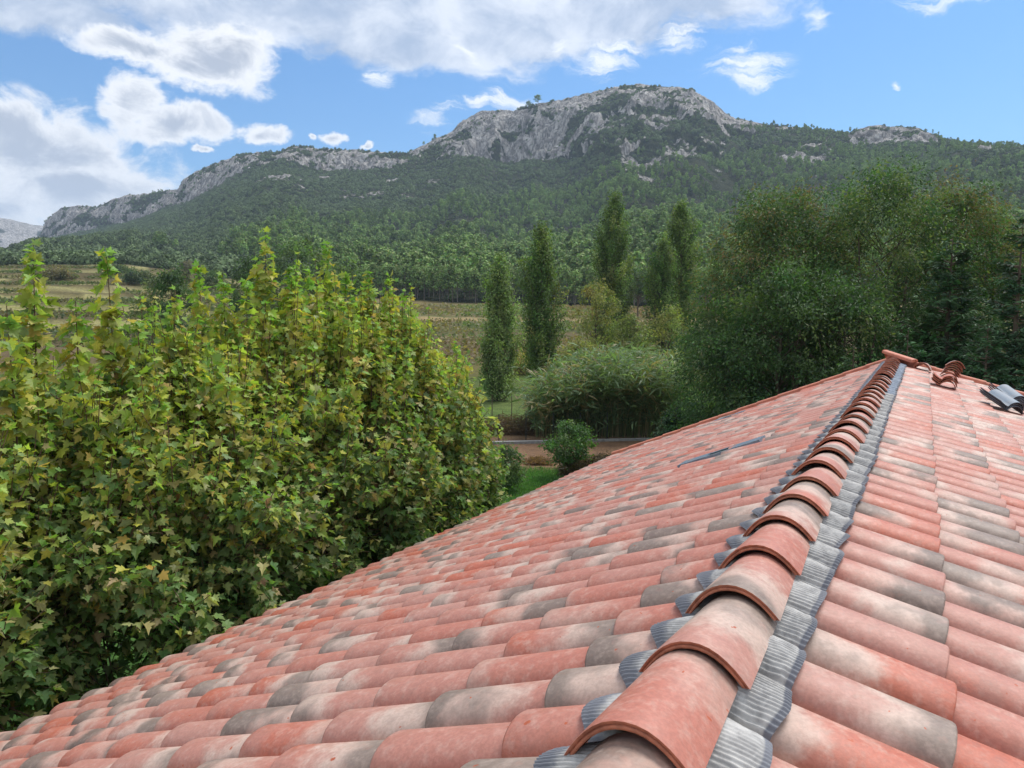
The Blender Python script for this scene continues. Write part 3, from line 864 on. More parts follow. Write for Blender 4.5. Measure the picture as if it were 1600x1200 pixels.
def build_house():
    rng = np.random.default_rng(21)
    tcL, tcR = 1.796, 2.03
    def skL(t, o):
        return (7.28 < t < 7.75 and 1.1 < o < 1.75) or (16.3 < t < 16.75 and 2.7 < o < 3.0)
    endsL = [1.189 + 0.4055 * k for k in range(-2, 12)]
    endsR = [0.588 + 0.3624 * k for k in range(0, 17)]
    build_slope(SLP_L, tcL, endsL, 'barrel tile slope falling to the plane trees', lambda t, o: False)
    build_slope(SLP_R, tcR, endsR, 'barrel tile slope where the loose tiles lie', lambda t, o: False)
    # ridge cover tiles: each near end laps over the far end of the one before
    mbr = barrel_mesh()
    k = 0
    t = 1.2976 - 0.4237 * 6
    while t < T1 - 0.35:
        Y = unit(rT + np.array([0, 0, 0.004]) + nL * rng.normal(0, 0.013))
        X = unit(np.cross(Y, [0, 0, 1.0]) + np.array([0, 0, 0.10 + rng.normal(0, 0.025)]))
        Z = np.cross(X, Y)
        O = (t + rng.normal(0, .004)) * rT + (RE - 0.006 + rng.normal(0, .004)) * nL + np.array([0, 0, ZR + 0.003 + rng.normal(0, .0035)])
        tile_obj('ridge_tile', mbr, O, X, Y, Z, HOUSE, rng)
        t += 0.4237
        k += 1
    build_flashing(SLP_R, tcR, 0.02, 0.235, 'pleated grey ridge flashing with a dark hem, bluer towards the far end')
    build_flashing(SLP_L, tcL, 0.02, 0.166, None)
    # verge tiles along the far gable
    mv = verge_mesh()
    for sl, n in ((SLP_L, 14), (SLP_R, 17)):
        for i in range(n):
            s = (i + 1) * 0.40 + (0.05 if sl.sg > 0 else 0.30)
            O = sl.base(T1 + 0.02, s, 0.050 + rng.normal(0, .004))
            X = rT
            Y = -sl.D
            Z = sl.N
            ks = sorted(mv.f)
            Vw = place(np.concatenate(mv.v), O, X, Y, Z + 0.0)
            mesh_obj('verge_tile', Vw - HLOC, [np.concatenate(mv.f[4])], M_VERGE, HOUSE, smooth_f=False)
    # deck below the tiles, eaves, walls
    mb = MB()
    for sl, ev in ((SLP_L, EAVE_L), (SLP_R, EAVE_R)):
        a, b = T0 - 0.1, T1 - 0.02
        P = [sl.base(a, 0.0, -0.03), sl.base(b, 0.0, -0.03), sl.base(b, ev - 0.06, -0.03), sl.base(a, ev - 0.06, -0.03)]
        Q = [p - sl.N * 0.14 for p in P]
        f = np.array([[0, 1, 2, 3], [7, 6, 5, 4], [0, 3, 7, 4], [1, 5, 6, 2], [2, 6, 7, 3]])
        mb.add(np.array(P + Q) - HLOC, f if sl.sg < 0 else f[:, ::-1])
    mb.build('roof_deck', plain_mat('dark_roof_timber', (0.12, 0.075, 0.045), 0.85, scale=4), HOUSE, False)
    mb = MB()
    ins = 0.45
    za = lambda sl, o: float(sl.base(0, o, -0.18)[2])
    for tt_ in (T0 + 0.2, T1 - 0.30):
        for w in (0, 0.3):
            pass
        pts = [(RE + EAVE_L - ins, 0), (RE + EAVE_L - ins, za(SLP_L, EAVE_L - ins)), (RE, za(SLP_L, 0) - 0.02), (RE - EAVE_R + ins, za(SLP_R, EAVE_R - ins)), (RE - EAVE_R + ins, 0)]
        A = np.array([tt_ * rT + p[0] * nL + np.array([0, 0, p[1]]) for p in pts])
        B = A + rT * (0.28 if tt_ < 5 else -0.28)
        mb.add(np.r_[A, B] - HLOC, [[0, 1, 2, 3, 4], [9, 8, 7, 6, 5]])
        mb.add(np.r_[A, B] - HLOC, [[0, 5, 6, 1], [1, 6, 7, 2], [2, 7, 8, 3], [3, 8, 9, 4]])
    for off, zt in ((RE + EAVE_L - ins, za(SLP_L, EAVE_L - ins)), (RE - EAVE_R + ins, za(SLP_R, EAVE_R - ins))):
        sg = 1 if off > 0 else -1
        A = [t_ * rT + (off - sg * w) * nL + np.array([0, 0, z_]) for t_ in (T0 + 0.21, T1 - 0.31) for w in (0.002, 0.28) for z_ in (0, zt - 0.03)]
        mb.add(np.array(A) - HLOC, [[0, 1, 3, 2], [4, 6, 7, 5], [0, 4, 5, 1], [2, 3, 7, 6], [1, 5, 7, 3]])
    mb.build('wall', M_PLASTER, HOUSE, False)
    # roof windows in the left slope: lead-grey flashing frame round a dark pane
    mfr = plain_mat('blue_grey_metal', (0.20, 0.26, 0.32), 0.4, 0.4, var=0.12, scale=14)
    mgl, nt, out = new_mat('dark_window_glass')
    b = nd(nt, 'ShaderNodeBsdfPrincipled', {'Base Color': (0.02, 0.026, 0.028, 1), 'Roughness': 0.12})
    nt.links.new(b.outputs[0], out.inputs[0])
    for t_, o0, o1, w in ((7.47, 0.86, 1.66, 0.30), (15.1, 2.60, 3.20, 0.34)):
        mb = MB()
        sl = SLP_L
        R = np.stack([sl.T, sl.D, sl.N], 1)
        def bx(ta, tb, oa, ob, ua, ub):
            c = sl.base((ta + tb) / 2, (oa + ob) / 2, (ua + ub) / 2) - HLOC
            mb.box(c, (tb - ta, (ob - oa) / abs(sl.D @ sl.h), ub - ua), 0, R)
        ln = o1 - o0
        bx(t_ - w / 2, t_ + w / 2, o0, o0 + ln * .34, 0.02, 0.109)
        bx(t_ - w / 2, t_ + w / 2, o1 - ln * .34, o1, 0.02, 0.109)
        bx(t_ - w / 2, t_ - w / 2 + 0.05, o0 + ln * .34, o1 - ln * .34, 0.02, 0.107)
        bx(t_ + w / 2 - 0.05, t_ + w / 2, o0 + ln * .34, o1 - ln * .34, 0.02, 0.107)
        f = mb.build('roof_window', mfr, HOUSE, False)
        mb = MB()
        c = sl.base(t_, (o0 + o1) / 2, 0.099) - HLOC
        mb.box(c, (w - 0.10, ln * .32 / abs(sl.D @ sl.h), 0.006), 0, R)
        mb.build('pane', mgl, f, False)

def s_tile_mesh(L=0.44, th=0.013):
    x = np.linspace(0, 0.34, 23)
    def prof(k):
        z = np.where(x < 0.13, 0.050 * (np.clip((0.13 - x) / 0.13, 0, 1)) ** 1.6, 0)
        q = np.clip(1 - ((x - 0.232) / (0.108 - 0.008 * k)) ** 2, 0, 1)
        return z + (0.084 - 0.010 * k) * q ** 0.7
    mb = MB()
    top = np.array([np.stack([x, np.full_like(x, y), prof(y / L)], 1) for y in (0, 0.003, .12, .3, L)])
    bot = top - np.array([0, 0, th])
    mb.grid(top[:, ::-1], 0)
    mb.grid(bot, 1)
    mb.grid(np.array([top[0], bot[0]]), 1)
    mb.grid(np.array([bot[-1], top[-1]]), 1)
    mb.grid(np.stack([bot[:, 0], top[:, 0]], 0), 1)
    mb.grid(np.stack([top[:, -1], bot[:, -1]], 0), 1)
    return mb

def build_loose_tiles():
    rng = np.random.default_rng(33)
    sl = SLP_R
    def frame(yaw):
        Y = math.cos(yaw) * rT + math.sin(yaw) * sl.D
        return unit(np.cross(Y, sl.N)), Y, sl.N
    st = s_tile_mesh()
    # the four S-shaped tiles
    names = ['lowest', 'second from the bottom', 'second from the top', 'topmost']
    X, Y, Z = frame(0.0)
    for i in range(4):
        O = sl.base(12.45 + rng.normal(0, .012), 0.60, 0.122 + i * 0.029) + X * rng.normal(0, .006) + Y * rng.normal(0, .01)
        o = tile_obj('roof_tile', st, O, X, Y, Z, None, rng, 0.44, loc=O)
        tag(o, 'loose S-shaped clay roof tile, %s of the stack of four on the right slope' % names[i], 'roof tile', 'stacked S-shaped roof tiles')
    # the pile of nested cover tiles behind them
    bm_ = barrel_mesh(L=0.46, a0=0.140, a1=0.122, H0=0.095, H1=0.085, drop=0.012, th=0.013)
    ords = ['lowest', 'second', 'third', 'fourth', 'fifth', 'sixth', 'seventh', 'topmost']
    X, Y, Z = frame(0.0)
    for i in range(8):
        O = sl.base(14.35 + 0.02 * i, 0.88 + 0.004 * i, 0.195 + i * 0.034) + X * rng.normal(0, .008) + Y * rng.normal(0, .02)
        o = tile_obj('cover_tile', bm_, O, X, Y, Z, None, rng, 0.46, loc=O)
        tag(o, ('loose half-round cover tile, %s of the nested pile behind the S-shaped tiles' % (ords[i] if i in (0, 7) else ords[i] + ' from the bottom')), 'cover tile', 'nested pile of cover tiles')
    # two cover tiles nested beside the end of the ridge
    X, Y, Z = frame(0.10)
    for i in range(2):
        O = sl.base(14.7, 0.47, 0.22 + i * 0.022)
        o = tile_obj('cover_tile', bm_, O, X, Y, Z, None, rng, 0.46, loc=O)
        tag(o, ('upper' if i else 'lower') + ' of two nested half-round cover tiles lying beside the far end of the ridge', 'cover tile', 'pair of cover tiles near the ridge end')
    # red verge piece laid across the ridge end
    mv = verge_mesh(0.72)
    A = (T1 - 0.45) * rT + (RE + 0.14) * nL + np.array([0, 0, ZR + 0.04])
    B = sl.base(T1 - 1.05, 0.34, 0.17)
    Y = unit(A - B); X = unit(np.cross(Y, [0, 0, 1.0])); Z = np.cross(X, Y)
    V = place(np.concatenate(mv.v) * np.array([0.9, (np.linalg.norm(A - B)) / 0.72, 0.75]), B, X, Y, Z)
    o = mesh_obj('verge_tile', V - B, [np.concatenate(mv.f[4])], M_VERGE, smooth_f=False, loc=B)
    tag(o, 'long plain red verge tile laid aslant across the far end of the ridge', 'verge tile')
    # blue-grey tiles in stacks
    mg = plain_mat('blue_grey_slate_tile', (0.20, 0.25, 0.30), 0.7, 0.0, var=0.2, scale=6, col2=(0.27, 0.28, 0.30))
    md = plain_mat('dark_tile_edge', (0.085, 0.092, 0.105), 0.7)
    k = 0
    st = s_tile_mesh(0.50)
    spec = [(12.0, 1.37, 3, 'front stack of blue-grey tiles', 0.50, 0.14), (13.1, 1.50, 4, 'rear stack of blue-grey tiles', 0.40, 0.16), (12.3, 1.84, 3, 'right-hand stack of blue-grey tiles', 0.45, 0.14)]
    for t_, o_, n, nm, yw, tl in spec:
        X, Y, Z = frame(-yw)
        Y = unit(Y + sl.N * tl); Z = np.cross(X, Y)
        for i in range(n):
            O = sl.base(t_ - 0.5 + rng.normal(0, .01), o_, 0.119 + i * 0.026) + X * rng.normal(0, .008)
            ob = tile_obj('grey_tile', st, O, X, Y, Z, None, rng, 0.5, [mg, md], loc=O)
            pos = ['lowest', 'second from the bottom', 'middle', 'second from the top', 'topmost'] if n == 5 else (['lowest', 'second from the bottom', 'third from the bottom', 'topmost'] if n == 4 else ['lowest', 'middle', 'topmost'])
            tag(ob, 'blue-grey S-shaped tile, %s of the %s' % (pos[i], nm), 'roof tile', 'stacked blue-grey tiles')

# ------------------------------------------------------------------ plane trees
def plane_tree(cx, cy, R, ztop, zlow, n_shoot, leaders, seed, label):
    rng = np.random.default_rng(seed)
    root = empty('plane_tree', (cx, cy, 0))
    tag(root, label, 'tree', 'plane trees beside the house')
    wood = MB()
    hubs = []
    wood.tube([(0, 0, -0.1), (0.02, 0, 0.8), (0, 0.03, 1.9)], [0.22, 0.17, 0.16], 9)
    nh = 9
    for i in range(nh):
        a = i * 2 * math.pi / nh + rng.normal(0, .2)
        r = R * rng.uniform(0.35, 0.62); z = rng.uniform(2.3, 3.3)
        p = np.array([math.cos(a) * r, math.sin(a) * r, z])
        wood.tube([(0, 0.02, 1.75), (p[0] * .5, p[1] * .5, 1.9 + (z - 1.9) * .35), p], [0.11, 0.085, 0.075], 7)
        hubs.append(p)
    hubs.append(np.array([0, 0, 3.0])); wood.tube([(0, .02, 1.8), (0, 0, 3.0)], [0.13, .09], 7)
    hubs = np.array(hubs)
    prof = lambda v: np.interp(v, [0, .12, .35, .6, .8, .92, 1.0], [.72, .92, 1.0, .90, .68, .45, .2])
    shoots = MB()
    LP, LN, LT, LS, LC = [], [], [], [], []
    def grow(base, tgt, r0, leader=False, t_from=0.3, spacing=0.045, twigs=True):
        v = tgt - base
        L = np.linalg.norm(v)
        mid = base + v * np.array([0.62, 0.62, 0.38]) + rng.normal(0, .06, 3)
        s = np.linspace(0, 1, 7)[:, None]
        pts = (1 - s) ** 2 * base + 2 * s * (1 - s) * mid + s * s * tgt
        shoots.tube(pts, np.linspace(r0, 0.004, 7), 5)
        n = max(4, int(L * (1 - t_from) / spacing))
        u = np.sort(rng.uniform(t_from, 1.0, n))
        u[-2:] = 1.0
        P = np.stack([np.interp(u, s[:, 0], pts[:, k]) for k in range(3)], 1)
        tg = unit(np.stack([np.interp(np.minimum(u + .05, 1.0), s[:, 0], pts[:, k]) - np.interp(u - .1, s[:, 0], pts[:, k]) for k in range(3)], 1))
        ang = np.arange(n) * 2.4 + rng.uniform(0, 6.28) + rng.normal(0, .3, n)
        a = unit(np.cross(tg, [0.31, 0.2, 0.93])); b = np.cross(tg, a)
        rad = np.cos(ang)[:, None] * a + np.sin(ang)[:, None] * b
        emit(P, rad, tg, u, leader, L)
        if twigs:
            for q in range(int(rng.integers(3, 6)) + (9 if leader else 0)):
                uu = rng.uniform(t_from, 0.86)
                p0 = np.array([np.interp(uu, s[:, 0], pts[:, k]) for k in range(3)])
                k = int(rng.integers(0, n))
                d = unit(rad[k] + tg[k] * 0.7 + np.array([0, 0, .15]) + unit(np.r_[p0[:2], 0.01]) * 0.4)
                l = rng.uniform(.3, .62) * (0.85 if leader else 1.0) * ((1.35 - 1.1 * uu) if leader else (1.15 - 0.5 * uu))
                grow(p0, p0 + d * l, 0.006, leader, 0.2, 0.038, False)
    def emit(P, rad, tg, u, leader, L):
        n = len(P)
        out = unit(np.c_[P[:, :2], np.zeros(n)] + 1e-6)
        pet = rad * rng.uniform(.03, .15 if leader else .09, (n, 1)) * (1 - .6 * (u[:, None] > .93))
        tip = sstep(u, 0.86, 1.0)[:, None]
        N = unit(np.array([0, 0, 1.0]) * rng.uniform(.45, 1.3, (n, 1)) + out * .12 + rad * .30 + rng.normal(0, .52, (n, 3)))
        T = unit(rad * .7 + out * .35 - np.array([0, 0, 1]) * (rng.uniform(.3, 1.3, (n, 1)) * (1 - tip)) + tg * (0.25 + 0.75 * tip) + rng.normal(0, .22, (n, 3)))
        S = rng.uniform(.078, .158, n) * (1.22 if leader else 1.0) * (1 - 0.34 * tip[:, 0])
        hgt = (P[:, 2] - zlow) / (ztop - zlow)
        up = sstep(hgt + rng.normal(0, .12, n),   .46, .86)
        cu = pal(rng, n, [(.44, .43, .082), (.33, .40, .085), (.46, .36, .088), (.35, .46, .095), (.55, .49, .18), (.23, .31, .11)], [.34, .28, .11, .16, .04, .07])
        cl = pal(rng, n, [(.125, .215, .070), (.170, .265, .082), (.54, .49, .22), (.27, .305, .105), (.37, .37, .13), (.31, .17, .075)], [.38, .31, .09, .13, .08, .006])  # greener lower leaves, with the crown's shade also put into their colour
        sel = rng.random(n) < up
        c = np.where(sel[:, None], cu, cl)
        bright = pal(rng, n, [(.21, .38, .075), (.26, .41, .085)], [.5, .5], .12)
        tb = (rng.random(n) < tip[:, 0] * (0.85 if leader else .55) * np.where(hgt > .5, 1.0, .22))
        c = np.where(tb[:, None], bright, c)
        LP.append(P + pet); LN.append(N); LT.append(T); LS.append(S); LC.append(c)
    ncl = 95
    cv_, ca_, cr_ = rng.random(ncl) ** .82, rng.uniform(0, 2 * math.pi, ncl), rng.uniform(.84, 1.12, ncl)
    for i in range(n_shoot):
        q = int(rng.integers(0, ncl))
        v = float(np.clip(cv_[q] + rng.normal(0, .06), 0, 1))
        a = ca_[q] + rng.normal(0, .2)
        # more shoots on the outside than within
        rr = prof(v) * R * cr_[q] * (rng.uniform(.86, 1.06) if rng.random() < .8 else rng.uniform(.3, .8))
        z = zlow + v * (ztop - zlow) * rng.uniform(.9, 1.04)
        lead = v > .72 and rng.random() < .4
        if lead: z += rng.uniform(.15, .55)
        tgt = np.array([math.cos(a) * rr, math.sin(a) * rr, z])
        d = np.linalg.norm((hubs - tgt) * np.array([1, 1, .35]), axis=1)
        b = hubs[int(np.argsort(d)[min(rng.integers(0, 2), nh)])]
        grow(b, tgt, 0.016, False, 0.3,   .030 if lead else .045)
    for (lx, ly, lz) in leaders:
        tgt = np.array([lx - cx, ly - cy, lz])
        b = hubs[int(np.argmin(np.linalg.norm((hubs - tgt)[:, :2], axis=1)))]
        b = np.array([tgt[0] * .9 + b[0] * .1, tgt[1] * .9 + b[1] * .1, b[2]])
        grow(b, tgt, 0.022, True, 0.25, 0.0105)
        wood.tube([(0, .02, 1.8), b * np.array([.6, .6, .9]), b], [0.06, .045, .03], 6)
    wood.build('trunk', M_BARK_PALE, root)
    shoots.build('shoots', M_SHOOT, root)
    P, N, T, S, C = [np.concatenate(q) for q in (LP, LN, LT, LS, LC)]
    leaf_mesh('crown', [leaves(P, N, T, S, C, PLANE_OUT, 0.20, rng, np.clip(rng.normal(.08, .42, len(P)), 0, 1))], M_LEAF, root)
    return len(P)

def top_at(x, y, dist):
    d = ray(x, y)
    k = dist / math.hypot(d[0], d[1])
    return d[0] * k, d[1] * k, CZ + d[2] * k

def on_roof_plan(t, o):
    p = t * rT + (RE + o) * nL
    return p[0], p[1]

def build_plane_trees():
    tot = 0
    lab = 'broad yellowing plane tree %s'
    sp = [  # t along the eave, o beyond the ridge, radius, top, low, shoots, leaders as seen (x, y, distance)
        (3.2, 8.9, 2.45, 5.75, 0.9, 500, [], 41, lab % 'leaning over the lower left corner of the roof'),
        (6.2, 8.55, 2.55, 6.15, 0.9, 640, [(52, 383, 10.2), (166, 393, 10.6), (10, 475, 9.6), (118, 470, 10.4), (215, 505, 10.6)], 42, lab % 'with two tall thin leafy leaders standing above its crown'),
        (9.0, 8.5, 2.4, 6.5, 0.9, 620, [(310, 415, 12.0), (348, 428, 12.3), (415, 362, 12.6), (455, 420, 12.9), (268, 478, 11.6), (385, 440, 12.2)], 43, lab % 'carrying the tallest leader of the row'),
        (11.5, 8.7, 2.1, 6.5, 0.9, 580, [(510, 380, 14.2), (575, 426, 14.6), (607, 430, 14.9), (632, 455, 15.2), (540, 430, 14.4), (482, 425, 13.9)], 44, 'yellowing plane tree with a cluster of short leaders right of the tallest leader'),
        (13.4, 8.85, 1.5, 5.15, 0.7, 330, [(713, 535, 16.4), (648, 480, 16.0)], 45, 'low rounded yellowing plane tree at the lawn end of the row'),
    ]
    for t, o, R, zt, zl, n, ld, seed, l in sp:
        x, y = on_roof_plan(t, o)
        tot += plane_tree(x, y, R, zt, zl, n, [top_at(*q) for q in ld], seed, l)
    print('plane leaves', tot); open('/tmp/leafcount', 'w').write(str(tot))

# ------------------------------------------------------------------ other trees
def crown_tree(name, x, y, H, R, cb, cols, w, n_cl, n_leaf, size, seed, label, cat='tree', group=None, prof=None, droop=.5, csz=.5, outline=QUAD_OUT,
               trunk=0.12, mat=None, up=0.0, stems=1, aspect=2.2, squash=.8, top_cols=None, z0=None, limbs=True):
    """trunk with limbs to leaf clusters set through the crown; clusters leave gaps between them"""
    rng = np.random.default_rng(seed)
    gz = float(ground_z(x, y)) if z0 is None else z0
    root = empty(name, (x, y, gz))
    tag(root, label, cat, group)
    prof = prof or (lambda v: np.sqrt(np.clip(1 - (2 * v - 1) ** 2, 0, 1)) * 0.8 + 0.2 * (1 - v))
    v = rng.random(n_cl) ** 0.9
    a = rng.uniform(0, 2 * math.pi, n_cl)
    rr = prof(v) * R * np.where(rng.random(n_cl) < .7, rng.uniform(.78, 1.08, n_cl), rng.uniform(.15, .8, n_cl))
    z = cb + v * (H - cb) * (1 + rng.normal(0, .03, n_cl))
    C = np.stack([np.cos(a) * rr, np.sin(a) * rr, z], 1)
    wood = MB()
    for s in range(stems):
        off = rng.normal(0, R * .12, 2) * (stems > 1)
        hgt = cb + (H - cb) * .82
        ts = np.linspace(0, 1, 8)
        pts = np.stack([off[0] * (1 + ts * 1.5) + rng.normal(0, R * .015, 8), off[1] * (1 + ts * 1.5) + rng.normal(0, R * .015, 8), -0.1 + ts * hgt], 1)
        wood.tube(pts, trunk * (1 - .85 * ts), 7)
    if limbs:
        for c in C[rng.permutation(n_cl)[:min(n_cl, 90)]]:
            b = np.array([0, 0, max(cb * .6, c[2] - np.hypot(c[0], c[1]) * rng.uniform(.7, 1.3) - .2)])
            if b[2] > H * .9: continue
            m = (b + c) / 2 + np.array([0, 0, -.06 * np.linalg.norm(c - b)]) + rng.normal(0, .05, 3)
            r0 = trunk * .35 * (1 - .6 * b[2] / H)
            wood.tube([b, m, c], [r0, r0 * .6, r0 * .2], 5)
    wood.build('trunk', mat or M_BARK, root)
    i = rng.integers(0, n_cl, n_leaf)
    cs = csz * rng.uniform(.55, 1.3, n_cl)
    g = rng.normal(0, 1, (n_leaf, 3))
    g = unit(g) * (np.abs(rng.normal(.75, .35, (n_leaf, 1))))
    g[:, 2] *= squash
    P = C[i] + g * cs[i][:, None]
    out = unit(np.c_[C[i][:, :2] * .8 + g[:, :2] * cs[i][:, None], g[:, 2:] * .5] + 1e-6)
    N = unit(out * .5 + np.array([0, 0, .55]) + rng.normal(0, .55, (n_leaf, 3)))
    T = unit(out * .7 + rng.normal(0, .5, (n_leaf, 3)) + np.array([0, 0, up - droop]))
    S = size * rng.uniform(.6, 1.35, n_leaf)
    cc = pal(rng, n_cl, cols, w, .20)[i] * (1 + rng.normal(0, .16, (n_leaf, 1)))
    if top_cols is not None:
        tc_ = pal(rng, n_leaf, top_cols, [1] * len(top_cols), .2)
        f = (rng.random(n_cl)[i] < .45) & (rng.random(n_leaf) < sstep(P[:, 2] / H, .5, .9) * .8)
        cc = np.where(f[:, None], tc_, cc)
    ol = outline.copy()
    if len(ol) == 4: ol = ol * np.array([2.0 / aspect, 1])
    leaf_mesh('crown', [leaves(P, N, T, S, np.clip(cc, .004, .8), ol, .15, rng)], M_LEAF, root)
    return root

def poplar(px, py_top, dist, width, seed, label, n_leaf=9000, cols=None, tip=1.0, side=None):
    x, y, zt = top_at(px, py_top, dist)
    gz = float(ground_z(x, y))
    H = zt - gz
    rng = np.random.default_rng(seed)
    root = empty('poplar', (x, y, gz))
    tag(root, label, 'tree', 'poplars in a line beyond the reeds')
    R = width / 2
    wood = MB()
    ts = np.linspace(0, 1, 9)
    wood.tube(np.stack([rng.normal(0, .04, 9), rng.normal(0, .04, 9), -0.1 + ts * H * .95], 1), .16 * H / 12 * (1 - .92 * ts), 7)
    prof = lambda v: np.interp(v, [0, .06, .2, .45, .72, .90, 1], [.6, .85, 1.0, 1.0, .88, .60, .12])
    LP, LN, LT, cl = [], [], [], []
    nb = 230
    n_leaf = int(n_leaf * 2.4)
    for b in range(nb):
        v0 = rng.random() ** 1.25 * .88
        a = rng.uniform(0, 6.283)
        ln = min(rng.uniform(.10, .22) * H, (1.0 - v0) * H)
        v1 = min(v0 + ln / H, 1.0)
        r1 = prof(v1) * R * rng.uniform(.55, 1.12)
        r0 = r1 * .30
        lump = 1 + .25 * math.sin(a * 3 + v0 * 9 + seed)
        p0 = np.array([math.cos(a) * r0, math.sin(a) * r0, v0 * H]); p1 = np.array([math.cos(a) * r1 * lump, math.sin(a) * r1 * lump, v1 * H])
        wood.tube([p0 * np.array([.1, .1, 1]) - np.array([0, 0, .1]), p0, p1], [.03, .022, .006], 4)
        n = max(6, int(n_leaf / nb * rng.uniform(.6, 1.5)))
        u = rng.random(n) ** .75
        P = p0 + (p1 - p0) * u[:, None] + rng.normal(0, .11 + .04 * R, (n, 3)) * np.array([1, 1, 1.3])
        o = unit(np.c_[P[:, :2], np.zeros(n)] + 1e-6)
        LP.append(P); LN.append(unit(o * .7 + np.array([0, 0, .4]) + rng.normal(0, .5, (n, 3)))); LT.append(unit(o * .6 + rng.normal(0, .6, (n, 3)) - np.array([0, 0, .2])))
        cl.append(np.full(n, b))
    P, N, T = [np.concatenate(q) for q in (LP, LN, LT)]
    b = np.concatenate(cl)
    c = pal(rng, nb, cols or [(.115, .180, .048), (.150, .215, .056), (.085, .145, .042), (.20, .24, .070)], [.4, .3, .2, .1])[b] * (1 + rng.normal(0, .17, (len(P), 1)))
    wood.build('trunk', M_BARK, root)
    leaf_mesh('crown', [leaves(P, N, T, rng.uniform(.10, .19, len(P)) * (dist / 60) ** .5, np.clip(c, .004, .8), QUAD_OUT * np.array([1.5, 1]), .1, rng)], M_LEAF, root)

def conifer(px, py_top, dist, width, seed, label, cols=None, nb=230, group=None, low=.02, name='cypress', pts_per=26, droop=.25):
    x, y, zt = top_at(px, py_top, dist)
    gz = float(ground_z(x, y))
    H = zt - gz
    rng = np.random.default_rng(seed)
    root = empty(name, (x, y, gz))
    tag(root, label, 'tree', group)
    R = width / 2
    wood = MB()
    wood.tube([(0, 0, -.1), (0, 0, H * .5), (0, 0, H * .97)], [.05 * H / 3, .03 * H / 3, .006], 7)
    LP, LN, LT, LS, cl = [], [], [], [], []
    for b in range(nb):
        v = (1 - rng.random() ** .62) * (.98 - low) + low
        a = rng.uniform(0, 6.283)
        r = R * np.interp(v, [0, .12, .5, .85, 1], [.85, 1, .68, .26, .02]) * rng.uniform(.7, 1.12) + .05
        rise = rng.uniform(.1, .5) * r
        p0 = np.array([0, 0, v * H]); p1 = np.array([math.cos(a) * r, math.sin(a) * r, v * H + rise])
        m = (p0 + p1) / 2 + np.array([0, 0, -.08 * r])
        wood.tube([p0, m, p1], [.02, .012, .004], 4)
        n = pts_per
        u = rng.uniform(.25, 1.0, n)
        P = (1 - u[:, None]) ** 2 * p0 + 2 * (u * (1 - u))[:, None] * m + (u * u)[:, None] * p1
        d = unit(p1 - m)
        sd = unit(np.cross(d, [0, 0, 1.0]))
        sgn = rng.choice([-1, 1], n)[:, None]
        T = unit(d * rng.uniform(.5, 1.0, (n, 1)) + sd * sgn * rng.uniform(.3, 1.0, (n, 1)) + np.array([0, 0, -1]) * rng.uniform(-.1, droop * 2, (n, 1)))
        LP.append(P + rng.normal(0, .03, (n, 3))); LT.append(T); LN.append(unit(np.array([0, 0, 1.0]) + rng.normal(0, .35, (n, 3)) + d * .3)); cl.append(np.full(n, b))
        LS.append((.10 + .16 * r * (1.15 - u)) * rng.uniform(.8, 1.6, n))
    P, N, T, S, b = [np.concatenate(q) for q in (LP, LN, LT, LS, cl)]
    c = pal(rng, nb, cols or [(.058, .125, .050), (.078, .158, .060), (.042, .092, .042)], [.5, .25, .25])[b] * (1 + rng.normal(0, .15, (len(P), 1)))
    wood.build('trunk', M_BARK, root)
    leaf_mesh('crown', [leaves(P, N, T, S, np.clip(c, .004, .8), QUAD_OUT * np.array([.62, 1]), .1, rng)], M_NEEDLE, root)

ASH = [(.062, .118, .042), (.085, .150, .050), (.046, .092, .036), (.110, .168, .056)]
BROWN = [(.165, .140, .060), (.140, .155, .058), (.185, .145, .065)]

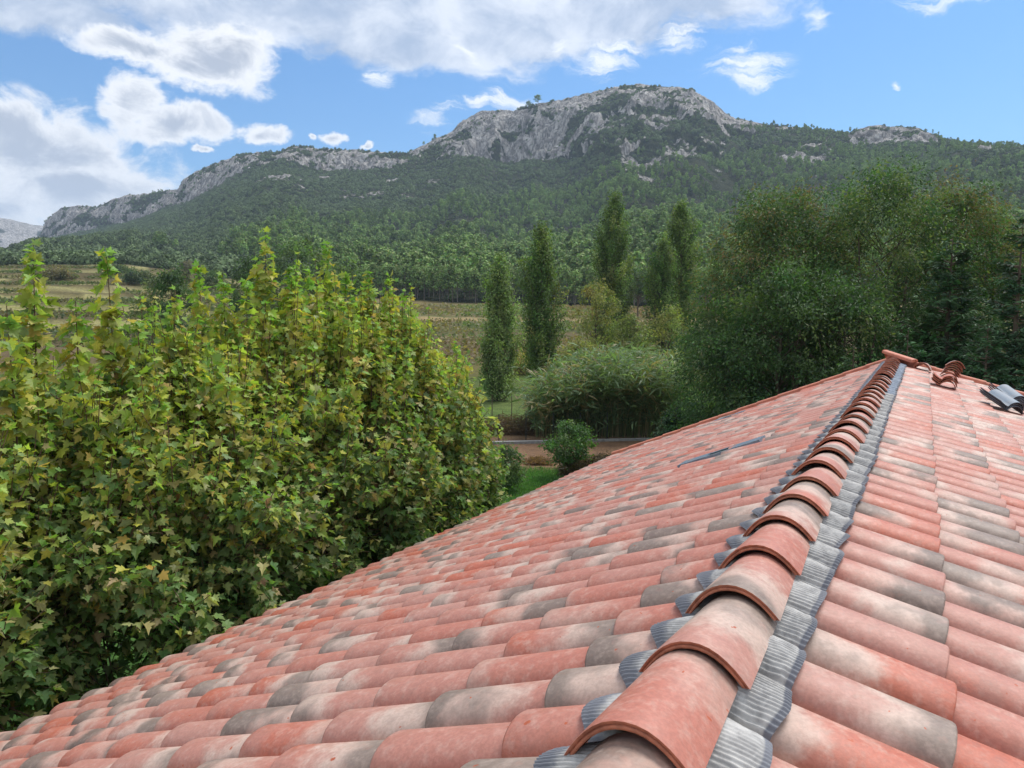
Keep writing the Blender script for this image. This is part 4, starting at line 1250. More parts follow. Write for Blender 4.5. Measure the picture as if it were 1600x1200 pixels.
def build_trees():
    # poplars
    poplar(780, 403, 51, 2.7, 61, 'slim pale green poplar, shortest of the line, with a bushy foot', 9000, [(.185, .260, .090), (.21, .285, .098), (.15, .215, .072)])
    poplar(847, 350, 60, 3.5, 62, 'dark green poplar beside the slim pale one', 11000)
    poplar(960, 304, 76, 4.7, 63, 'tallest poplar, rising above the yellow-green tree', 12000)
    poplar(1066, 318, 80, 4.8, 64, 'broad tall poplar close to the dark ash trees', 11000)
    poplar(1036, 374, 76, 3.9, 65, 'shorter poplar standing against the front of the broad tall one', 8000)
    # ash-like trees behind the roof
    kw = dict(aspect=2.8, droop=.45, csz=.62, stems=3, cat='tree', group='dark ash trees behind the roof')
    def ash(px, py, d, R, seed, label, cols=ASH, w=(.4, .25, .2, .15), top=BROWN, n=40000, cb=.3, ncl=480, size=.125, **k):
        x, y, zt = top_at(px, py, d)
        q = dict(kw); q.update(k)
        crown_tree('ash_tree', x, y, zt, R, cb, cols, w, ncl, n, size, seed, label, top_cols=top, trunk=.13, z0=0.0,
                   prof=lambda v: np.interp(v, [0, .2, .55, .8, .93, 1], [.95, 1, 1, .8, .52, .15]), **q)
    ash(1195, 324, 29, 2.5, 71, 'ash tree with a rusty brown top nearest the poplars', top=[(.21, .155, .07), (.17, .17, .065), (.14, .17, .06)])
    ash(1265, 306, 30, 2.5, 72, 'ash tree with thin reddish twigs between the rusty top and the tallest ash')
    ash(1385, 280, 29, 2.9, 73, 'tallest ash tree with an olive green top above the ridge end', top=[(.18, .215, .07), (.15, .205, .065)], n=44000)
    ash(1492, 296, 31, 2.3, 74, 'ash tree with a brown top to the right of the tallest one', top=[(.19, .145, .065), (.165, .15, .062)])
    ash(1556, 352, 33, 2.4, 75, 'lower brownish ash tree on the far right', n=26000)
    ash(1132, 475, 31, 1.7, 76, 'low dark ash tree leaning over the reeds', n=22000, ncl=200, top=None)
    ash(1225, 430, 25, 2.2, 77, 'dark round ash tree standing close to the roof edge', n=24000, ncl=220, top=None)
    ash(1145, 520, 25.5, 1.7, 78, 'small dark green ash tree low behind the left slope', n=16000, ncl=150, top=None)
    ash(1315, 440, 25, 2.2, 79, 'dark leafy ash tree in front of the tallest one', n=24000, ncl=220, top=None)
    # conifers
    g = 'dark cypress trees behind the roof'
    conifer(1490, 352, 25, 4.6, 81, 'broad dark feathery cypress behind the loose tiles', group=g, nb=420, pts_per=34)
    conifer(1335, 528, 22.5, 2.0, 82, 'small pointed cypress left of the ridge end', group=g, nb=180)
    conifer(1420, 505, 22.5, 2.8, 83, 'bright green bushy cypress just behind the ridge end', group=g, nb=260, cols=[(.07, .16, .06), (.09, .195, .07), (.052, .115, .05)])
    conifer(1600, 330, 23.5, 3.6, 84, 'tall blackish cypress cut by the right edge of the photo', group=g, nb=380, pts_per=32, cols=[(.050, .105, .048), (.066, .135, .056)])
    conifer(1545, 500, 22, 2.8, 85, 'squat dark cypress low at the right', group=g, nb=280, cols=[(.050, .110, .048), (.068, .142, .058)])
    conifer(1056, 632, 30.5, 2.3, 86, 'little spreading cypress at the right end of the reeds', group=g, nb=150)
    # yellow-green trees between the poplars and the reeds
    YG = [(.25, .25, .075), (.20, .23, .075), (.31, .28, .095), (.16, .20, .07)]
    def yg(px, py, d, R, seed, label, n=7000, ncl=90, size=.17, cols=YG, cb=.7, cat='tree', name='yellowing_tree', w=(.35, .3, .2, .15), csz=.6, **k):
        x, y, zt = top_at(px, py, d)
        gz = float(ground_z(x, y))
        return crown_tree(name, x, y, zt - gz, R, cb, cols, w, ncl, n, size, seed, label, cat=cat, csz=csz, z0=gz, **k)
    yg(932, 446, 58, 2.1, 91, 'light yellow-green tree in front of the tallest poplar')
    yg(985, 500, 57, 1.9, 92, 'yellow-green tree at the foot of the broad poplar', cols=[(.22, .24, .08), (.16, .21, .07)], w=(.6, .4))
    yg(1046, 485, 54, 1.7, 93, 'olive yellow tree beside the dark ash leaves', n=5000)
    yg(905, 535, 52, 1.7, 94, 'low bushy yellow-green tree behind the reeds', n=5500, cb=.2)
    yg(818, 552, 72, 1.7, 95, 'bright yellow bush between the two nearest poplars', n=3500, cb=.1, cols=[(.38, .33, .10), (.28, .28, .085)], w=(.6, .4), cat='bush', name='yellow_bush')
    yg(1010, 560, 46, 1.9, 96, 'mid green bush above the reeds', n=5000, cb=.1, cols=[(.11, .17, .06), (.14, .20, .065)], w=(.5, .5), cat='bush', name='bush')
    # umbrella pine
    x, y, zt = top_at(998, 423, 165)
    gz = float(ground_z(x, y))
    crown_tree('umbrella_pine', x, y, zt - gz, 3.6, (zt - gz) * .55, [(.05, .095, .036), (.075, .13, .045)], (.5, .5), 60, 3500, .42, 97,
               'dark umbrella pine standing at the edge of the wood', z0=gz, csz=.9, trunk=.2, prof=lambda v: np.interp(v, [0, .3, .7, 1], [.5, 1, .9, .35]), droop=0)
    # the small tree on the lawn and the bush left of it
    x, y = spot(892, 27.5)
    crown_tree('lawn_tree', x, y, 2.05, .95, .75, [(.090, .175, .055), (.12, .215, .062), (.070, .135, .045)], (.4, .3, .3), 90, 5200, .095, 98,
               'small round green tree with a thin trunk on the lawn', csz=.26, trunk=.05, z0=0.0, droop=.3, aspect=1.8)
    x, y = spot(786, 25.5)
    crown_tree('lawn_bush', x, y, 1.55, .72, .1, [(.10, .165, .055), (.135, .20, .062), (.075, .125, .045)], (.4, .3, .3), 80, 5200, .10, 99,
               'dense green bush on the lawn beside the last plane tree', 'bush', csz=.28, trunk=.04, z0=0.0, droop=.3)
    # trees beyond the plane trees
    DK = [(.058, .105, .042), (.080, .14, .052), (.10, .16, .058)]
    yg(268, 425, 62, 2.0, 101, 'dark green tree showing in the gap between the leaders', n=6000, cols=DK, w=(.5, .3, .2), cb=.8, name='dark_tree', size=.22)
    yg(225, 468, 70, 1.6, 102, 'olive green round tree left of the dark one', n=3500, cols=[(.15, .19, .07), (.12, .16, .06)], w=(.5, .5), cb=.3, name='round_tree', size=.22)
    yg(470, 383, 95, 5.0, 103, 'broad green oak behind the tallest plane leader', n=9000, ncl=120, cols=[(.115, .175, .065), (.15, .215, .078), (.085, .14, .055)], w=(.4, .3, .3), cb=2.0, name='oak_tree', size=.36, csz=1.0)
    yg(400, 405, 105, 3.8, 104, 'darker oak left of the broad green one', n=6000, ncl=90, cols=DK, w=(.4, .3, .3), cb=1.5, name='oak_tree', size=.38, csz=1.0)
    yg(545, 412, 110, 3.6, 105, 'small oak right of the broad green one', n=5000, ncl=80, cols=[(.12, .18, .065), (.09, .145, .055)], w=(.5, .5), cb=1.5, name='oak_tree', size=.38, csz=1.0)
    for i, (px, py, d, R, col, lb) in enumerate([
            (85, 422, 240, 5.0, (.20, .185, .095), 'pale olive bush on the terraces left of the second leader'), (218, 425, 230, 4.6, (.11, .155, .075), 'rounded grey-green shrub at the right end of the terraces'),
            (185, 418, 255, 4.2, (.085, .13, .055), 'dark shrub behind the second leader'), (258, 436, 215, 5.2, (.14, .18, .075), 'light green shrub above the dark tree'), (290, 412, 235, 5.5, (.18, .165, .105), 'brownish bare-looking shrub at the wood edge'),
            (330, 420, 220, 5.5, (.11, .155, .06), 'dark green shrub below the wood at the left')]):
        yg(px, py, d, R, 110 + i, lb, n=2600, ncl=45, cols=[col, tuple(q * .75 for q in col)], w=(.6, .4), cb=.2, name='shrub', cat='shrub', size=.62, csz=1.3, limbs=False)

# ------------------------------------------------------------------ reeds, kerb, fence, brush
def build_reeds():
    rng = np.random.default_rng(201)
    LP, LN, LT, LS, LC = [], [], [], [], []
    stems = MB()
    SV, SF = [], []
    n = 1500
    X = rng.uniform(1.2, 9.0, n); Y = rng.uniform(36.3, 41.5, n)
    hmax = np.interp(X, [1.0, 1.8, 3.0, 5.5, 7.5, 9.0], [2.0, 2.7, 3.7, 4.5, 4.3, 3.6])
    VV, FF, CC = [], [], []
    off = 0
    for i in range(n):
        h = hmax[i] * rng.uniform(.7, 1.1)
        a = rng.uniform(0, 6.283)
        lean = rng.uniform(.05, .45) * h
        if Y[i] < 37.6: a = rng.normal(-1.57, .7); lean *= 1.5
        if rng.random() < .25: a = rng.normal(3.4, .6); lean *= 1.3
        s = np.linspace(0, 1, 6)
        px_ = X[i] + math.cos(a) * lean * s ** 2; py_ = Y[i] + math.sin(a) * lean * s ** 2
        pz = h * (s - .18 * (lean / h) * s ** 3)
        dry = rng.random() < .27
        P = np.stack([px_, py_, pz], 1)
        w = np.linspace(.016, .006, 6)
        sd = np.array([1.0, 0.3, 0]) / 1.04
        VV.append(np.concatenate([P - sd * w[:, None], P + sd * w[:, None]]))
        k = np.arange(5)
        FF.append(np.stack([k, k + 1, k + 7, k + 6], 1) + off)
        off += 12
        cs = np.array([.36, .29, .17]) if dry else np.array([.16, .20, .09])
        CC.append(np.tile(cs * rng.uniform(.7, 1.25), (12, 1)))
        m = 15
        u = rng.uniform(.18 if not dry else .4, 1.0, m)
        Q = np.stack([np.interp(u, s, P[:, j]) for j in range(3)], 1)
        b = rng.uniform(0, 6.283, m)
        o = np.stack([np.cos(b), np.sin(b), np.zeros(m)], 1)
        LP.append(Q); LT.append(unit(o * .8 + np.array([0, 0, 1]) * rng.uniform(-.5, .9, (m, 1)))); LN.append(unit(np.array([0, 0, 1.0]) + rng.normal(0, .5, (m, 3))))
        LS.append(rng.uniform(.4, .8, m))
        cl = np.array([(.145, .220, .105), (.205, .285, .145), (.115, .18, .082)])[rng.integers(0, 3, m)] if not dry or rng.random() < .5 else np.tile((.29, .24, .125), (m, 1))
        LC.append(cl * rng.uniform(.75, 1.25, (m, 1)))
    P, N, T, S, C = [np.concatenate(q) for q in (LP, LN, LT, LS, LC)]
    lv = leaves(P, N, T, S, C, QUAD_OUT * np.array([.24, 1]), .1, rng)
    o = leaf_mesh('reeds', [(np.concatenate(VV), np.concatenate(FF), np.concatenate(CC)), lv], M_LEAF, None)
    tag(o, 'tall bed of bending giant reeds, green above and straw coloured below', 'reeds', kind='stuff')

def build_ground_things():
    rng = np.random.default_rng(301)
    mc = plain_mat('pale_concrete', (0.27, 0.265, 0.25), 0.9, var=0.15, scale=5, bump=0.3)
    # low concrete kerb wall in front of the reeds
    mb = MB()
    a, b = np.array([-1.2, 34.6, 0]), np.array([8.5, 36.0, 0])
    d = unit(b - a); w = np.array([-d[1], d[0], 0])
    L = np.linalg.norm(b - a)
    for i in range(12):
        p = a + d * (i + .5) * L / 12
        mb.box(p + np.array([0, 0, .02]), (L / 12 - .012, .28, .20), 0, np.stack([d, w, [0, 0, 1]], 1))
    o = mb.build('garden_kerb', mc, None, False)
    tag(o, 'long low pale concrete kerb between the bare soil and the reeds', 'kerb')
    # wire fence
    root = empty('wire_fence', (-2.0, 35.5, 0))
    tag(root, 'thin dark wire fence on slim posts beside the brush heap', 'fence')
    mp = plain_mat('dark_green_metal', (0.02, 0.03, 0.025), 0.5)
    ps = [spot(px, d_) for px, d_ in ((738, 35.2), (780, 35.2), (823, 35.4), (866, 35.7), (909, 36.0), (952, 36.3))]
    for q in ps:
        mb = MB()
        mb.box((0, 0, .65), (.045, .045, 1.40)); mb.box((0, 0, 1.355), (.055, .055, .02))
        mb.build('post', mp, root, False, loc=(q[0] + 2.0, q[1] - 35.5, 0))
    mb = MB()
    P = np.array([(q[0] + 2.0, q[1] - 35.5, 0) for q in ps])
    for z in np.arange(.1, 1.31, .15):
        mb.tube(P + np.array([0, -.026, z]), .0022, 4)
    for i in range(len(P) - 1):
        for s in np.arange(.05, 1, .1):
            q = P[i] * (1 - s) + P[i + 1] * s + np.array([0, -.026, 0])
            mb.tube([q + np.array([0, 0, .1]), q + np.array([0, 0, 1.3])], .0016, 4)
    mb.build('wire_mesh', mp, root, False)
    # two posts of an older fence on the meadow
    for px, d_, l in ((769, 43, 'thin weathered fence stake on the meadow near the slim poplar'), (800, 43.5, 'thin weathered fence stake in front of the dark poplar')):
        q = spot(px, d_)
        mb = MB()
        mb.tube([(0, 0, -.05), (.01, 0, .6), (.0, .01, 1.35)], [.035, .03, .026], 6)
        mb.tube([(0, 0, 1.34), (0, 0, 1.37)], [.027, .015], 6)
        o = mb.build('fence_stake', M_BARK, None, loc=(q[0], q[1], float(ground_z(*q))))
        tag(o, l, 'stake', 'old fence stakes')
    # brush heaps
    def heap(px, d_, sx, sy, h, cols, n, label, seed, name='brush_heap'):
        r = np.random.default_rng(seed)
        q = spot(px, d_)
        mb = MB(); VV, FF, CC = [], [], []
        off = 0
        for i in range(n):
            u = r.uniform(-1, 1, 2)
            top = h * max(0.05, 1 - (u[0] ** 2 + u[1] ** 2) * .6)
            c = np.array([u[0] * sx, u[1] * sy, r.random() * top])
            dd = unit(np.r_[r.normal(0, 1, 2), r.normal(0.15, .45)]) * r.uniform(.2, .6)
            w_ = unit(np.cross(dd, r.normal(0, 1, 3))) * r.uniform(.006, .016)
            m = c + r.normal(0, .03, 3)
            V = np.array([c - dd / 2 - w_, c - dd / 2 + w_, m - w_, m + w_, c + dd / 2 - w_ * .4, c + dd / 2 + w_ * .4])
            V[:, 2] = np.maximum(V[:, 2], .0)
            VV.append(V); FF.append(np.array([[0, 1, 3, 2], [2, 3, 5, 4]]) + off); off += 6
            CC.append(np.tile(np.array(cols[r.integers(0, len(cols))]) * r.uniform(.7, 1.3), (6, 1)))
        nl = n
        P = np.stack([r.uniform(-1, 1, nl) * sx, r.uniform(-1, 1, nl) * sy, r.random(nl) * h * .85], 1)
        P[:, 2] *= np.clip(1 - ((P[:, 0] / sx) ** 2 + (P[:, 1] / sy) ** 2) * .5, .05, 1)
        cc = np.array(cols)[r.integers(0, len(cols), nl)] * r.uniform(.6, 1.3, (nl, 1))
        lv = leaves(P, unit(r.normal(0, 1, (nl, 3)) + np.array([0, 0, .6])), unit(r.normal(0, 1, (nl, 3))), r.uniform(.06, .14, nl), cc, QUAD_OUT, .1, r)
        o = leaf_mesh(name, [(np.concatenate(VV), np.concatenate(FF), np.concatenate(CC)), lv], M_LEAF, None)
        o.location = (q[0], q[1], float(ground_z(*q)))
        tag(o, label, 'brush heap')
    heap(802, 38.0, 2.1, .9, 1.0, [(.16, .10, .065), (.13, .085, .055), (.19, .13, .08)], 2600, 'heap of reddish dry brush behind the wire fence', 311)
    heap(842, 30.2, .55, .4, .28, [(.26, .15, .08), (.20, .12, .07)], 500, 'small mound of straw-coloured cuttings left of the lawn tree', 312)
    heap(955, 28.5, 1.9, .7, .85, [(.085, .06, .04), (.11, .075, .05), (.07, .07, .035)], 2600, 'dull brown low brush right of the lawn tree', 313)
    heap(990, 150, 9.0, 3.0, 2.4, [(.20, .12, .075), (.15, .10, .065)], 2500, 'reddish earth and brush heap at the edge of the far field', 314)
    for i, (px, d_) in enumerate(((765, 205), (855, 200))):
        heap(px, d_, 6.5 if i else 4.0, 1.5, 1.3, [(.50, .32, .17), (.42, .27, .15)], 1200, ('orange straw heap at the top of the field ' + ('behind the dark poplar' if i else 'behind the slim poplar')), 320 + i, 'straw_heap')

def build_grass():
    rng = np.random.default_rng(401)
    n = 70000
    x = rng.uniform(-4.5, 5.0, n); y = rng.uniform(18.5, 29.5, n)
    k = y + rng.normal(0, .5, n) < 29
    x, y = x[k], y[k]
    n = len(x)
    P = np.stack([x, y, ground_z(x, y)], 1)
    a = rng.uniform(0, 6.283, n)
    T = unit(np.stack([np.cos(a) * .6, np.sin(a) * .6, np.full(n, 1.0)], 1))
    N = unit(np.stack([-np.cos(a), -np.sin(a), np.full(n, .6)], 1) + rng.normal(0, .2, (n, 3)))
    pt = fbm(x / 1.3, y / 1.3, 7.0, 3)
    c = np.where((pt > .05)[:, None], np.array([.105, .245, .055]), np.array([.085, .195, .050])) * rng.uniform(.7, 1.35, (n, 1))
    w = rng.random(n) < .010
    c[w] = (.30, .32, .24)
    V = leaves(P, N, T, rng.uniform(.05, .12, n), c, QUAD_OUT * np.array([.5, 1]), .1, rng)
    o = leaf_mesh('lawn_grass', [V], M_LEAF, None)
    tag(o, 'bright green lawn with tiny pale flowers', 'grass', kind='stuff')

def build_vines():
    """rows of low vines over the far plots and terraces"""
    rng = np.random.default_rng(501)
    LP, LN, LT, LS, LC = [], [], [], [], []
    # rows run across the view on the plain
    P = []
    for y0 in np.arange(82, 205, 2.3):
        xs = np.arange(-75, 62, 1.25)
        xs = xs + rng.normal(0, .12, len(xs))
        ys = y0 + 0.16 * xs + rng.normal(0, .12, len(xs))
        P.append(np.stack([xs, ys], 1))
    P = np.concatenate(P)
    d = np.hypot(P[:, 0], P[:, 1]); px = px_of_az(np.arctan2(P[:, 0], P[:, 1]))
    D0 = tab(D0T, px)
    n3 = fbm(P[:, 0] / 30, P[:, 1] / 14, 4.0, 4)
    band = d + n3 * 6
    keep = (d < D0 - 6) & ~((band > 148) & (band < 168)) & (rng.random(len(P)) < .86) & (px > 300) & (px < 1060) & ~((band > 116) & (band < 122))
    P = P[keep]; 
    # terraces on the left
    Q = []
    for dd in np.arange(100, 330, 1.9):
        azs = np.arange(azel(-120, 486)[0], azel(430, 486)[0], 1.3 / dd)
        Q.append(np.stack([np.sin(azs) * dd, np.cos(azs) * dd], 1))
    Q = np.concatenate(Q)
    px = px_of_az(np.arctan2(Q[:, 0], Q[:, 1])); d = np.hypot(Q[:, 0], Q[:, 1])
    e = 1.5
    slope = (ground_z(Q[:, 0] * (1 + e / d), Q[:, 1] * (1 + e / d)) - ground_z(Q[:, 0], Q[:, 1])) / e
    keep = (d < tab(D0T, px) - 3) & (slope < .14) & (rng.random(len(Q)) < .72) & (fbm(Q[:, 0] / 25, Q[:, 1] / 25, 8.0, 2) > -.25)
    P = np.concatenate([P, Q[keep]])
    n = len(P)
    onter = np.arange(n)[:, None] >= n - int(keep.sum())
    z = ground_z(P[:, 0], P[:, 1])
    m = 9
    g = rng.normal(0, 1, (n, m, 3)) * np.array([.34, .26, .22])
    C = np.stack([P[:, 0], P[:, 1], z + .55], 1)[:, None] + g
    hue = fbm(P[:, 0] / 18, P[:, 1] / 10, 12.0, 3)[:, None]
    ca, cb_ = np.array([.13, .185, .060]), np.array([.23, .175, .085])
    w = np.clip(sstep(hue, -.25, .35) + rng.normal(0, .22, (n, 1)), 0, 1)
    col = (ca * (1 - w) + cb_ * w) * rng.uniform(.75, 1.25, (n, 1)) * np.where(onter, .72, 1.0)
    col = np.repeat(col[:, None], m, 1).reshape(-1, 3)
    C = C.reshape(-1, 3)
    k = len(C)
    V = leaves(C, unit(rng.normal(0, .6, (k, 3)) + np.array([0, -.3, .8])), unit(rng.normal(0, 1, (k, 3))), rng.uniform(.35, .6, k), col, QUAD_OUT * np.array([2.0, 1]), .1, rng)
    o = leaf_mesh('vineyard', [V], M_LEAF, None)
    tag(o, 'rows of low autumn-tinted vines on the plain and the terraces', 'vineyard', kind='stuff')
    print('vines', n)

# ------------------------------------------------------------------ the wood on the mountain
def tuft_mesh(name, P, N, size, col, mats, trunk=None, rng=RNG):
    n = len(P)
    T = unit(rng.normal(0, 1, (n, 3)) + np.array([0, 0, .5]))
    V, F, C = leaves(P, N, T, size, col, QUAD_OUT * np.array([1.5, 1]), .1, rng)
    me = bpy.data.meshes.new(name)
    Vs, fs, mi = [V], [F], [np.zeros(len(F), int)]
    Cs = [C]
    if trunk is not None:
        v, f = np.concatenate(trunk.v), np.concatenate(trunk.f[4])
        Vs.append(v); fs.append(f + len(V)); mi.append(np.ones(len(f), int)); Cs.append(np.ones((len(v), 3)) * .5)
    V = np.concatenate(Vs).astype(np.float32); F = np.concatenate(fs).astype(np.int32); C = np.concatenate(Cs)
    me.vertices.add(len(V)); me.vertices.foreach_set('co', V.ravel())
    me.loops.add(F.size); me.polygons.add(len(F))
    me.loops.foreach_set('vertex_index', F.ravel())
    me.polygons.foreach_set('loop_start', np.arange(len(F), dtype=np.int32) * 4)
    me.polygons.foreach_set('loop_total', np.full(len(F), 4, np.int32))
    me.polygons.foreach_set('material_index', np.concatenate(mi).astype(np.int32))
    for m in mats: me.materials.append(m)
    a = me.attributes.new('col', 'FLOAT_COLOR', 'POINT')
    a.data.foreach_set('color', np.c_[C, np.ones(len(C))].astype(np.float32).ravel())
    me.update(calc_edges=True)
    return me

def pine_points(rng, H, R, n, cb, ncl=26):
    v = rng.random(ncl) ** .8
    a = rng.uniform(0, 6.283, ncl)
    pr = np.interp(v, [0, .25, .6, .85, 1], [.55, 1, .85, .55, .15])
    r = pr * R * rng.uniform(.4, 1.0, ncl)
    C = np.stack([np.cos(a) * r, np.sin(a) * r, cb + v * (H - cb) * .96], 1)
    i = rng.integers(0, ncl, n)
    g = unit(rng.normal(0, 1, (n, 3))) * rng.uniform(.6, 1.1, (n, 1))
    s = R * .36 * rng.uniform(.7, 1.3, ncl)[i][:, None]
    P = C[i] + g * s * np.array([1, 1, .85])
    N = unit(g + np.array([0, 0, .5]) + rng.normal(0, .35, (n, 3)))
    sh = rng.uniform(.75, 1.25, ncl)[i]
    return P, N, sh, C

def gn_scatter(name, pts, scl, rot, idx, coll, label, cat):
    me = bpy.data.meshes.new(name)
    me.vertices.add(len(pts))
    me.vertices.foreach_set('co', np.asarray(pts, np.float32).ravel())
    for k, d, ty in (('scl', scl, 'FLOAT'), ('rot', rot, 'FLOAT')):
        a = me.attributes.new(k, ty, 'POINT'); a.data.foreach_set('value', np.asarray(d, np.float32))
    a = me.attributes.new('pick', 'INT', 'POINT'); a.data.foreach_set('value', np.asarray(idx, np.int32))
    o = bpy.data.objects.new(name, me)
    COL.objects.link(o)
    ng = bpy.data.node_groups.new(name, 'GeometryNodeTree')
    ng.interface.new_socket('Geometry', in_out='INPUT', socket_type='NodeSocketGeometry')
    ng.interface.new_socket('Geometry', in_out='OUTPUT', socket_type='NodeSocketGeometry')
    gi, go = ng.nodes.new('NodeGroupInput'), ng.nodes.new('NodeGroupOutput')
    ip = ng.nodes.new('GeometryNodeInstanceOnPoints')
    ci = ng.nodes.new('GeometryNodeCollectionInfo')
    ci.inputs['Collection'].default_value = coll
    ci.inputs['Separate Children'].default_value = True
    ci.inputs['Reset Children'].default_value = True
    def attr(n, ty):
        q = ng.nodes.new('GeometryNodeInputNamedAttribute'); q.data_type = ty; q.inputs['Name'].default_value = n
        return [s for s in q.outputs if s.enabled and s.name == 'Attribute'][0]
    ng.links.new(gi.outputs[0], ip.inputs['Points'])
    ng.links.new(ci.outputs[0], ip.inputs['Instance'])
    ip.inputs['Pick Instance'].default_value = True
    ng.links.new(attr('pick', 'INT'), ip.inputs['Instance Index'])
    cr = ng.nodes.new('ShaderNodeCombineXYZ'); ng.links.new(attr('rot', 'FLOAT'), cr.inputs[2])
    er = ng.nodes.new('FunctionNodeEulerToRotation'); ng.links.new(cr.outputs[0], er.inputs[0])
    ng.links.new(er.outputs[0], ip.inputs['Rotation'])
    cs = ng.nodes.new('ShaderNodeCombineXYZ')
    for k in range(3): ng.links.new(attr('scl', 'FLOAT'), cs.inputs[k])
    ng.links.new(cs.outputs[0], ip.inputs['Scale'])
    ng.links.new(ip.outputs[0], go.inputs[0])
    md = o.modifiers.new('scatter', 'NODES')
    md.node_group = ng
    tag(o, label, cat, kind='stuff')
    return o

def build_forest():
    rng = np.random.default_rng(601)
    mpine = leaf_mat('pine_needles', 0.15, .7, .2, True, (.205, .295, .098), .36)
    mscr = leaf_mat('oak_scrub', 0.10, .7, .2, True, (.115, .162, .070), .40)
    mtr = plain_mat('grey_pine_bark', (.20, .165, .14), .9, scale=2)
    cp, cs_ = bpy.data.collections.new('pine_kinds'), bpy.data.collections.new('scrub_kinds')
    for k in range(5):
        r = np.random.default_rng(610 + k)
        H = 10.0
        P, N, sh, C = pine_points(r, H, r.uniform(1.7, 2.3), 520, r.uniform(3.2, 4.6))
        tr = MB()
        tr.tube([(0, 0, -.6), (r.normal(0, .12), r.normal(0, .12), 4), (0, 0, H * .85)], [.15, .11, .03], 5)
        me = tuft_mesh('pine_kind', P, N, r.uniform(.5, .95, len(P)), np.repeat(sh[:, None], 3, 1) * (1 + r.normal(0, .1, (len(P), 3))), [mpine, mtr], tr, r)
        cp.objects.link(bpy.data.objects.new('pine_kind', me))
    for k in range(4):
        r = np.random.default_rng(630 + k)
        n = 150
        g = unit(r.normal(0, 1, (n, 3)) + np.array([0, 0, .35]))
        P = g * np.array([1.5, 1.5, 1.5]) * (1 + .25 * fbm(g[:, 0] * 2, g[:, 1] * 2, g[:, 2] * 2 + k, 2))[:, None] + np.array([0, 0, .8])
        me = tuft_mesh('scrub_kind', P, unit(g + r.normal(0, .35, (n, 3))), r.uniform(.5, .95, n), np.tile(r.uniform(.8, 1.2, (n, 1)), (1, 3)), [mscr], None, r)
        cs_.objects.link(bpy.data.objects.new('scrub_kind', me))
    def sample(n, a0, a1, dmin, dmax):
        az = rng.uniform(a0, a1, n)
        d = np.sqrt(rng.uniform(dmin ** 2, dmax ** 2, n))
        return az, d
    a0, a1 = math.radians(-50), math.radians(52)
    az, d = sample(52000, a0, a1, 195, 1500)
    x, y, z, rock, s, c, px = mountain_z(az, d)
    D0, D1 = tab(D0T, px), tab(D1T, px)
    wob = fbm(x / 70, y / 70, 21.0, 3)
    # pines climb high in the middle and on the right; the left flank is oak scrub
    line = np.interp(px, [-300, 0, 300, 430, 560, 700, 860, 1000, 1150, 1600], [.10, .12, .18, .40, .62, .66, .80, .93, .98, 1.0]) + wob * .14
    gully = fbm(x / 90, y / 90, 33.0, 3)
    pine = (d > D0 + 9) & ((px > 560) | (s > np.interp(px, [300, 560], [.2, .0]))) & (s < line) & (c <= 0) & (rock < .3) & (gully > -.42)
    pine |= (d > D0 + 9) & (c > 0) & (px > 1140) & (rock < .25) & (d < D1 + 60) & (rng.random(len(d)) < .6)
    pine |= (c > .75) & (d < D1 + 50) & (rock < .7) & (((px > 95) & (px < 288)) & (rng.random(len(d)) < .9))
    i = np.nonzero(pine)[0]
    sz = rng.uniform(.66, 1.25, len(i)) * np.interp(s[i], [0, .3, 1], [1.15, 1.0, .78]) * np.where(c[i] > 0, .75, 1)
    gn_scatter('pine_wood', np.stack([x[i], y[i], z[i] - .3], 1), sz, rng.uniform(0, 6.283, len(i)), rng.integers(0, 5, len(i)), cp,
               'dense pine wood covering the lower and middle slopes of the mountain', 'wood')
    np_ = len(i)
    az, d = sample(190000, a0, a1, 195, 1800)
    x, y, z, rock, s, c, px = mountain_z(az, d)
    D0, D1 = tab(D0T, px), tab(D1T, px)
    wob = fbm(x / 70, y / 70, 21.0, 3)
    line = np.interp(px, [-300, 0, 300, 430, 560, 700, 860, 1000, 1150, 1600], [.10, .12, .18, .40, .62, .66, .80, .93, .98, 1.0]) + wob * .14
    clump = fbm(x / 22, y / 22, 41.0, 3)
    keep = (d > D0 + 4) & (d < D1 + 40) & (px > -80)
    scr = keep & (rock < .35) & (((s >= line - .08) | ((px < 560) & (s < .22)) & (rng.random(len(d)) < .75)) | (rng.random(len(d)) < .12)) 
    scr |= keep & (rock >= .35) & (clump > .02) & (rng.random(len(d)) < .30)
    i = np.nonzero(scr)[0]
    sz = rng.uniform(.6, 1.35, len(i)) * np.where((px[i] < 560) & (s[i] < .22), rng.uniform(.8, 1.6, len(i)), 1.0) * np.where(rock[i] > .35, .95, 1.0)
    gn_scatter('oak_scrub', np.stack([x[i], y[i], z[i] - .4], 1), sz, rng.uniform(0, 6.283, len(i)), rng.integers(0, 4, len(i)), cs_,
               'dark evergreen oak scrub on the upper flanks and among the rocks', 'scrub')
    print('pines', np_, 'scrub', len(i))
    # the front row of the wood, tree by tree, and the lone pines on the skyline
    kinds = []
    lab = 'tall pine with a bare pale trunk in the front row of the wood'
    for k in range(4):
        r = np.random.default_rng(650 + k)
        H = 10.5
        root = empty('pine_tree', (0, 0, 0))
        P, N, sh, C = pine_points(r, H, 2.1, 900, 3.6, 34)
        cr = bpy.data.objects.new('crown', tuft_mesh('pine_crown', P, N, r.uniform(.36, .66, len(P)), np.repeat(sh[:, None], 3, 1) * (1 + r.normal(0, .1, (len(P), 3))), [mpine], None, r))
        COL.objects.link(cr); cr.parent = root
        tr = MB()
        tr.tube([(0, 0, -.4), (r.normal(0, .15), r.normal(0, .15), 4), (0, 0, H * .85)], [.15, .11, .03], 6)
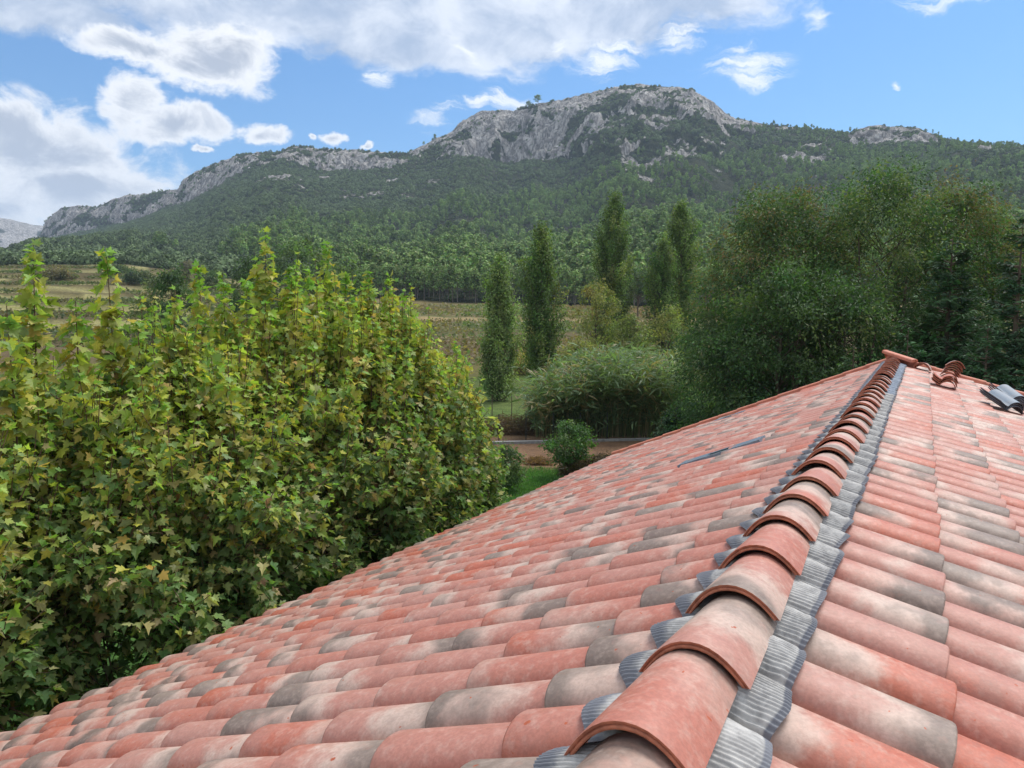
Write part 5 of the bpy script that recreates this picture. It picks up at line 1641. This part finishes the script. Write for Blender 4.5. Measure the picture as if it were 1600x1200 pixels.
        for c_ in C[:12]:
            tr.tube([(0, 0, max(2.5, c_[2] - 1.2)), c_ * np.array([.6, .6, 1]) - np.array([0, 0, .5]), c_], [.05, .035, .012], 4)
        tr.build('trunk', mtr, root)
        kinds.append(root)
    n = 0
    def put(px_, dist, scale, label, group, dz=0.0, at=None):
        nonlocal n
        k = n % 4
        src = kinds[k]
        if n < 4:
            o = src
        else:
            o = src.copy(); COL.objects.link(o)
            for ch in src.children:
                c2 = ch.copy(); COL.objects.link(c2); c2.parent = o
        if at is None:
            x_, y_ = spot(px_, dist)
            z_ = max(float(ground_z(x_, y_)), 0) + dz
        else:
            x_, y_, z_ = at
        o.location = (x_, y_, z_)
        o.rotation_euler = (0, 0, rng.uniform(0, 6.283))
        o.scale = (scale,) * 3 if not isinstance(scale, tuple) else scale
        tag(o, label, 'tree', group)
        n += 1
    for px_ in np.arange(566, 1135, 7.5):
        q = px_ + rng.normal(0, 2.5)
        put(q, tab(D0T, q) + rng.uniform(0, 8), rng.uniform(.85, 1.12), lab, 'front row of the pine wood')
    for q, sz, lb in ((824, (2.0, 2.0, 1.05), 'dark pine on the skyline, left of the pair on the cliff top'), (838, (2.4, 2.4, 1.25), 'dark pine on the skyline, right of the pair on the cliff top'), (664, (.9, .9, .6), 'tiny lone pine on the skyline at the left of the gap'), (681, (1.1, 1.1, .8), 'lone pine on the skyline above the gap in the cliffs')):
        a_ = azel(q, 486)[0]
        D_ = float(tab(D1T, q)) - 4
        X_, Y_, Z_, *_ = mountain_z(np.array([a_]), np.array([D_]))
        put(q, D_, sz, lb, 'lone pines on the skyline', at=(X_[0], Y_[0], Z_[0] - .4))

def build_haze():
    m, nt, out = new_mat('pale_blue_air')
    v = nd(nt, 'ShaderNodeVolumePrincipled', {'Color': (0.62, 0.78, 1.0, 1), 'Density': HAZE, 'Anisotropy': 0.2})
    nt.links.new(v.outputs[0], out.inputs['Volume'])
    mb = MB()
    mb.box((-200, 1500, 330), (8200, 7000, 690))
    o = mb.build('haze', m, None, False)
    tag(o, kind='stuff')

HAZE = 0.00016
build_ground()
build_mountain()
build_house()
build_loose_tiles()
build_plane_trees()
build_trees()
build_reeds()
build_ground_things()
build_grass()
build_vines()
build_forest()
if HAZE > 0:
    build_haze()
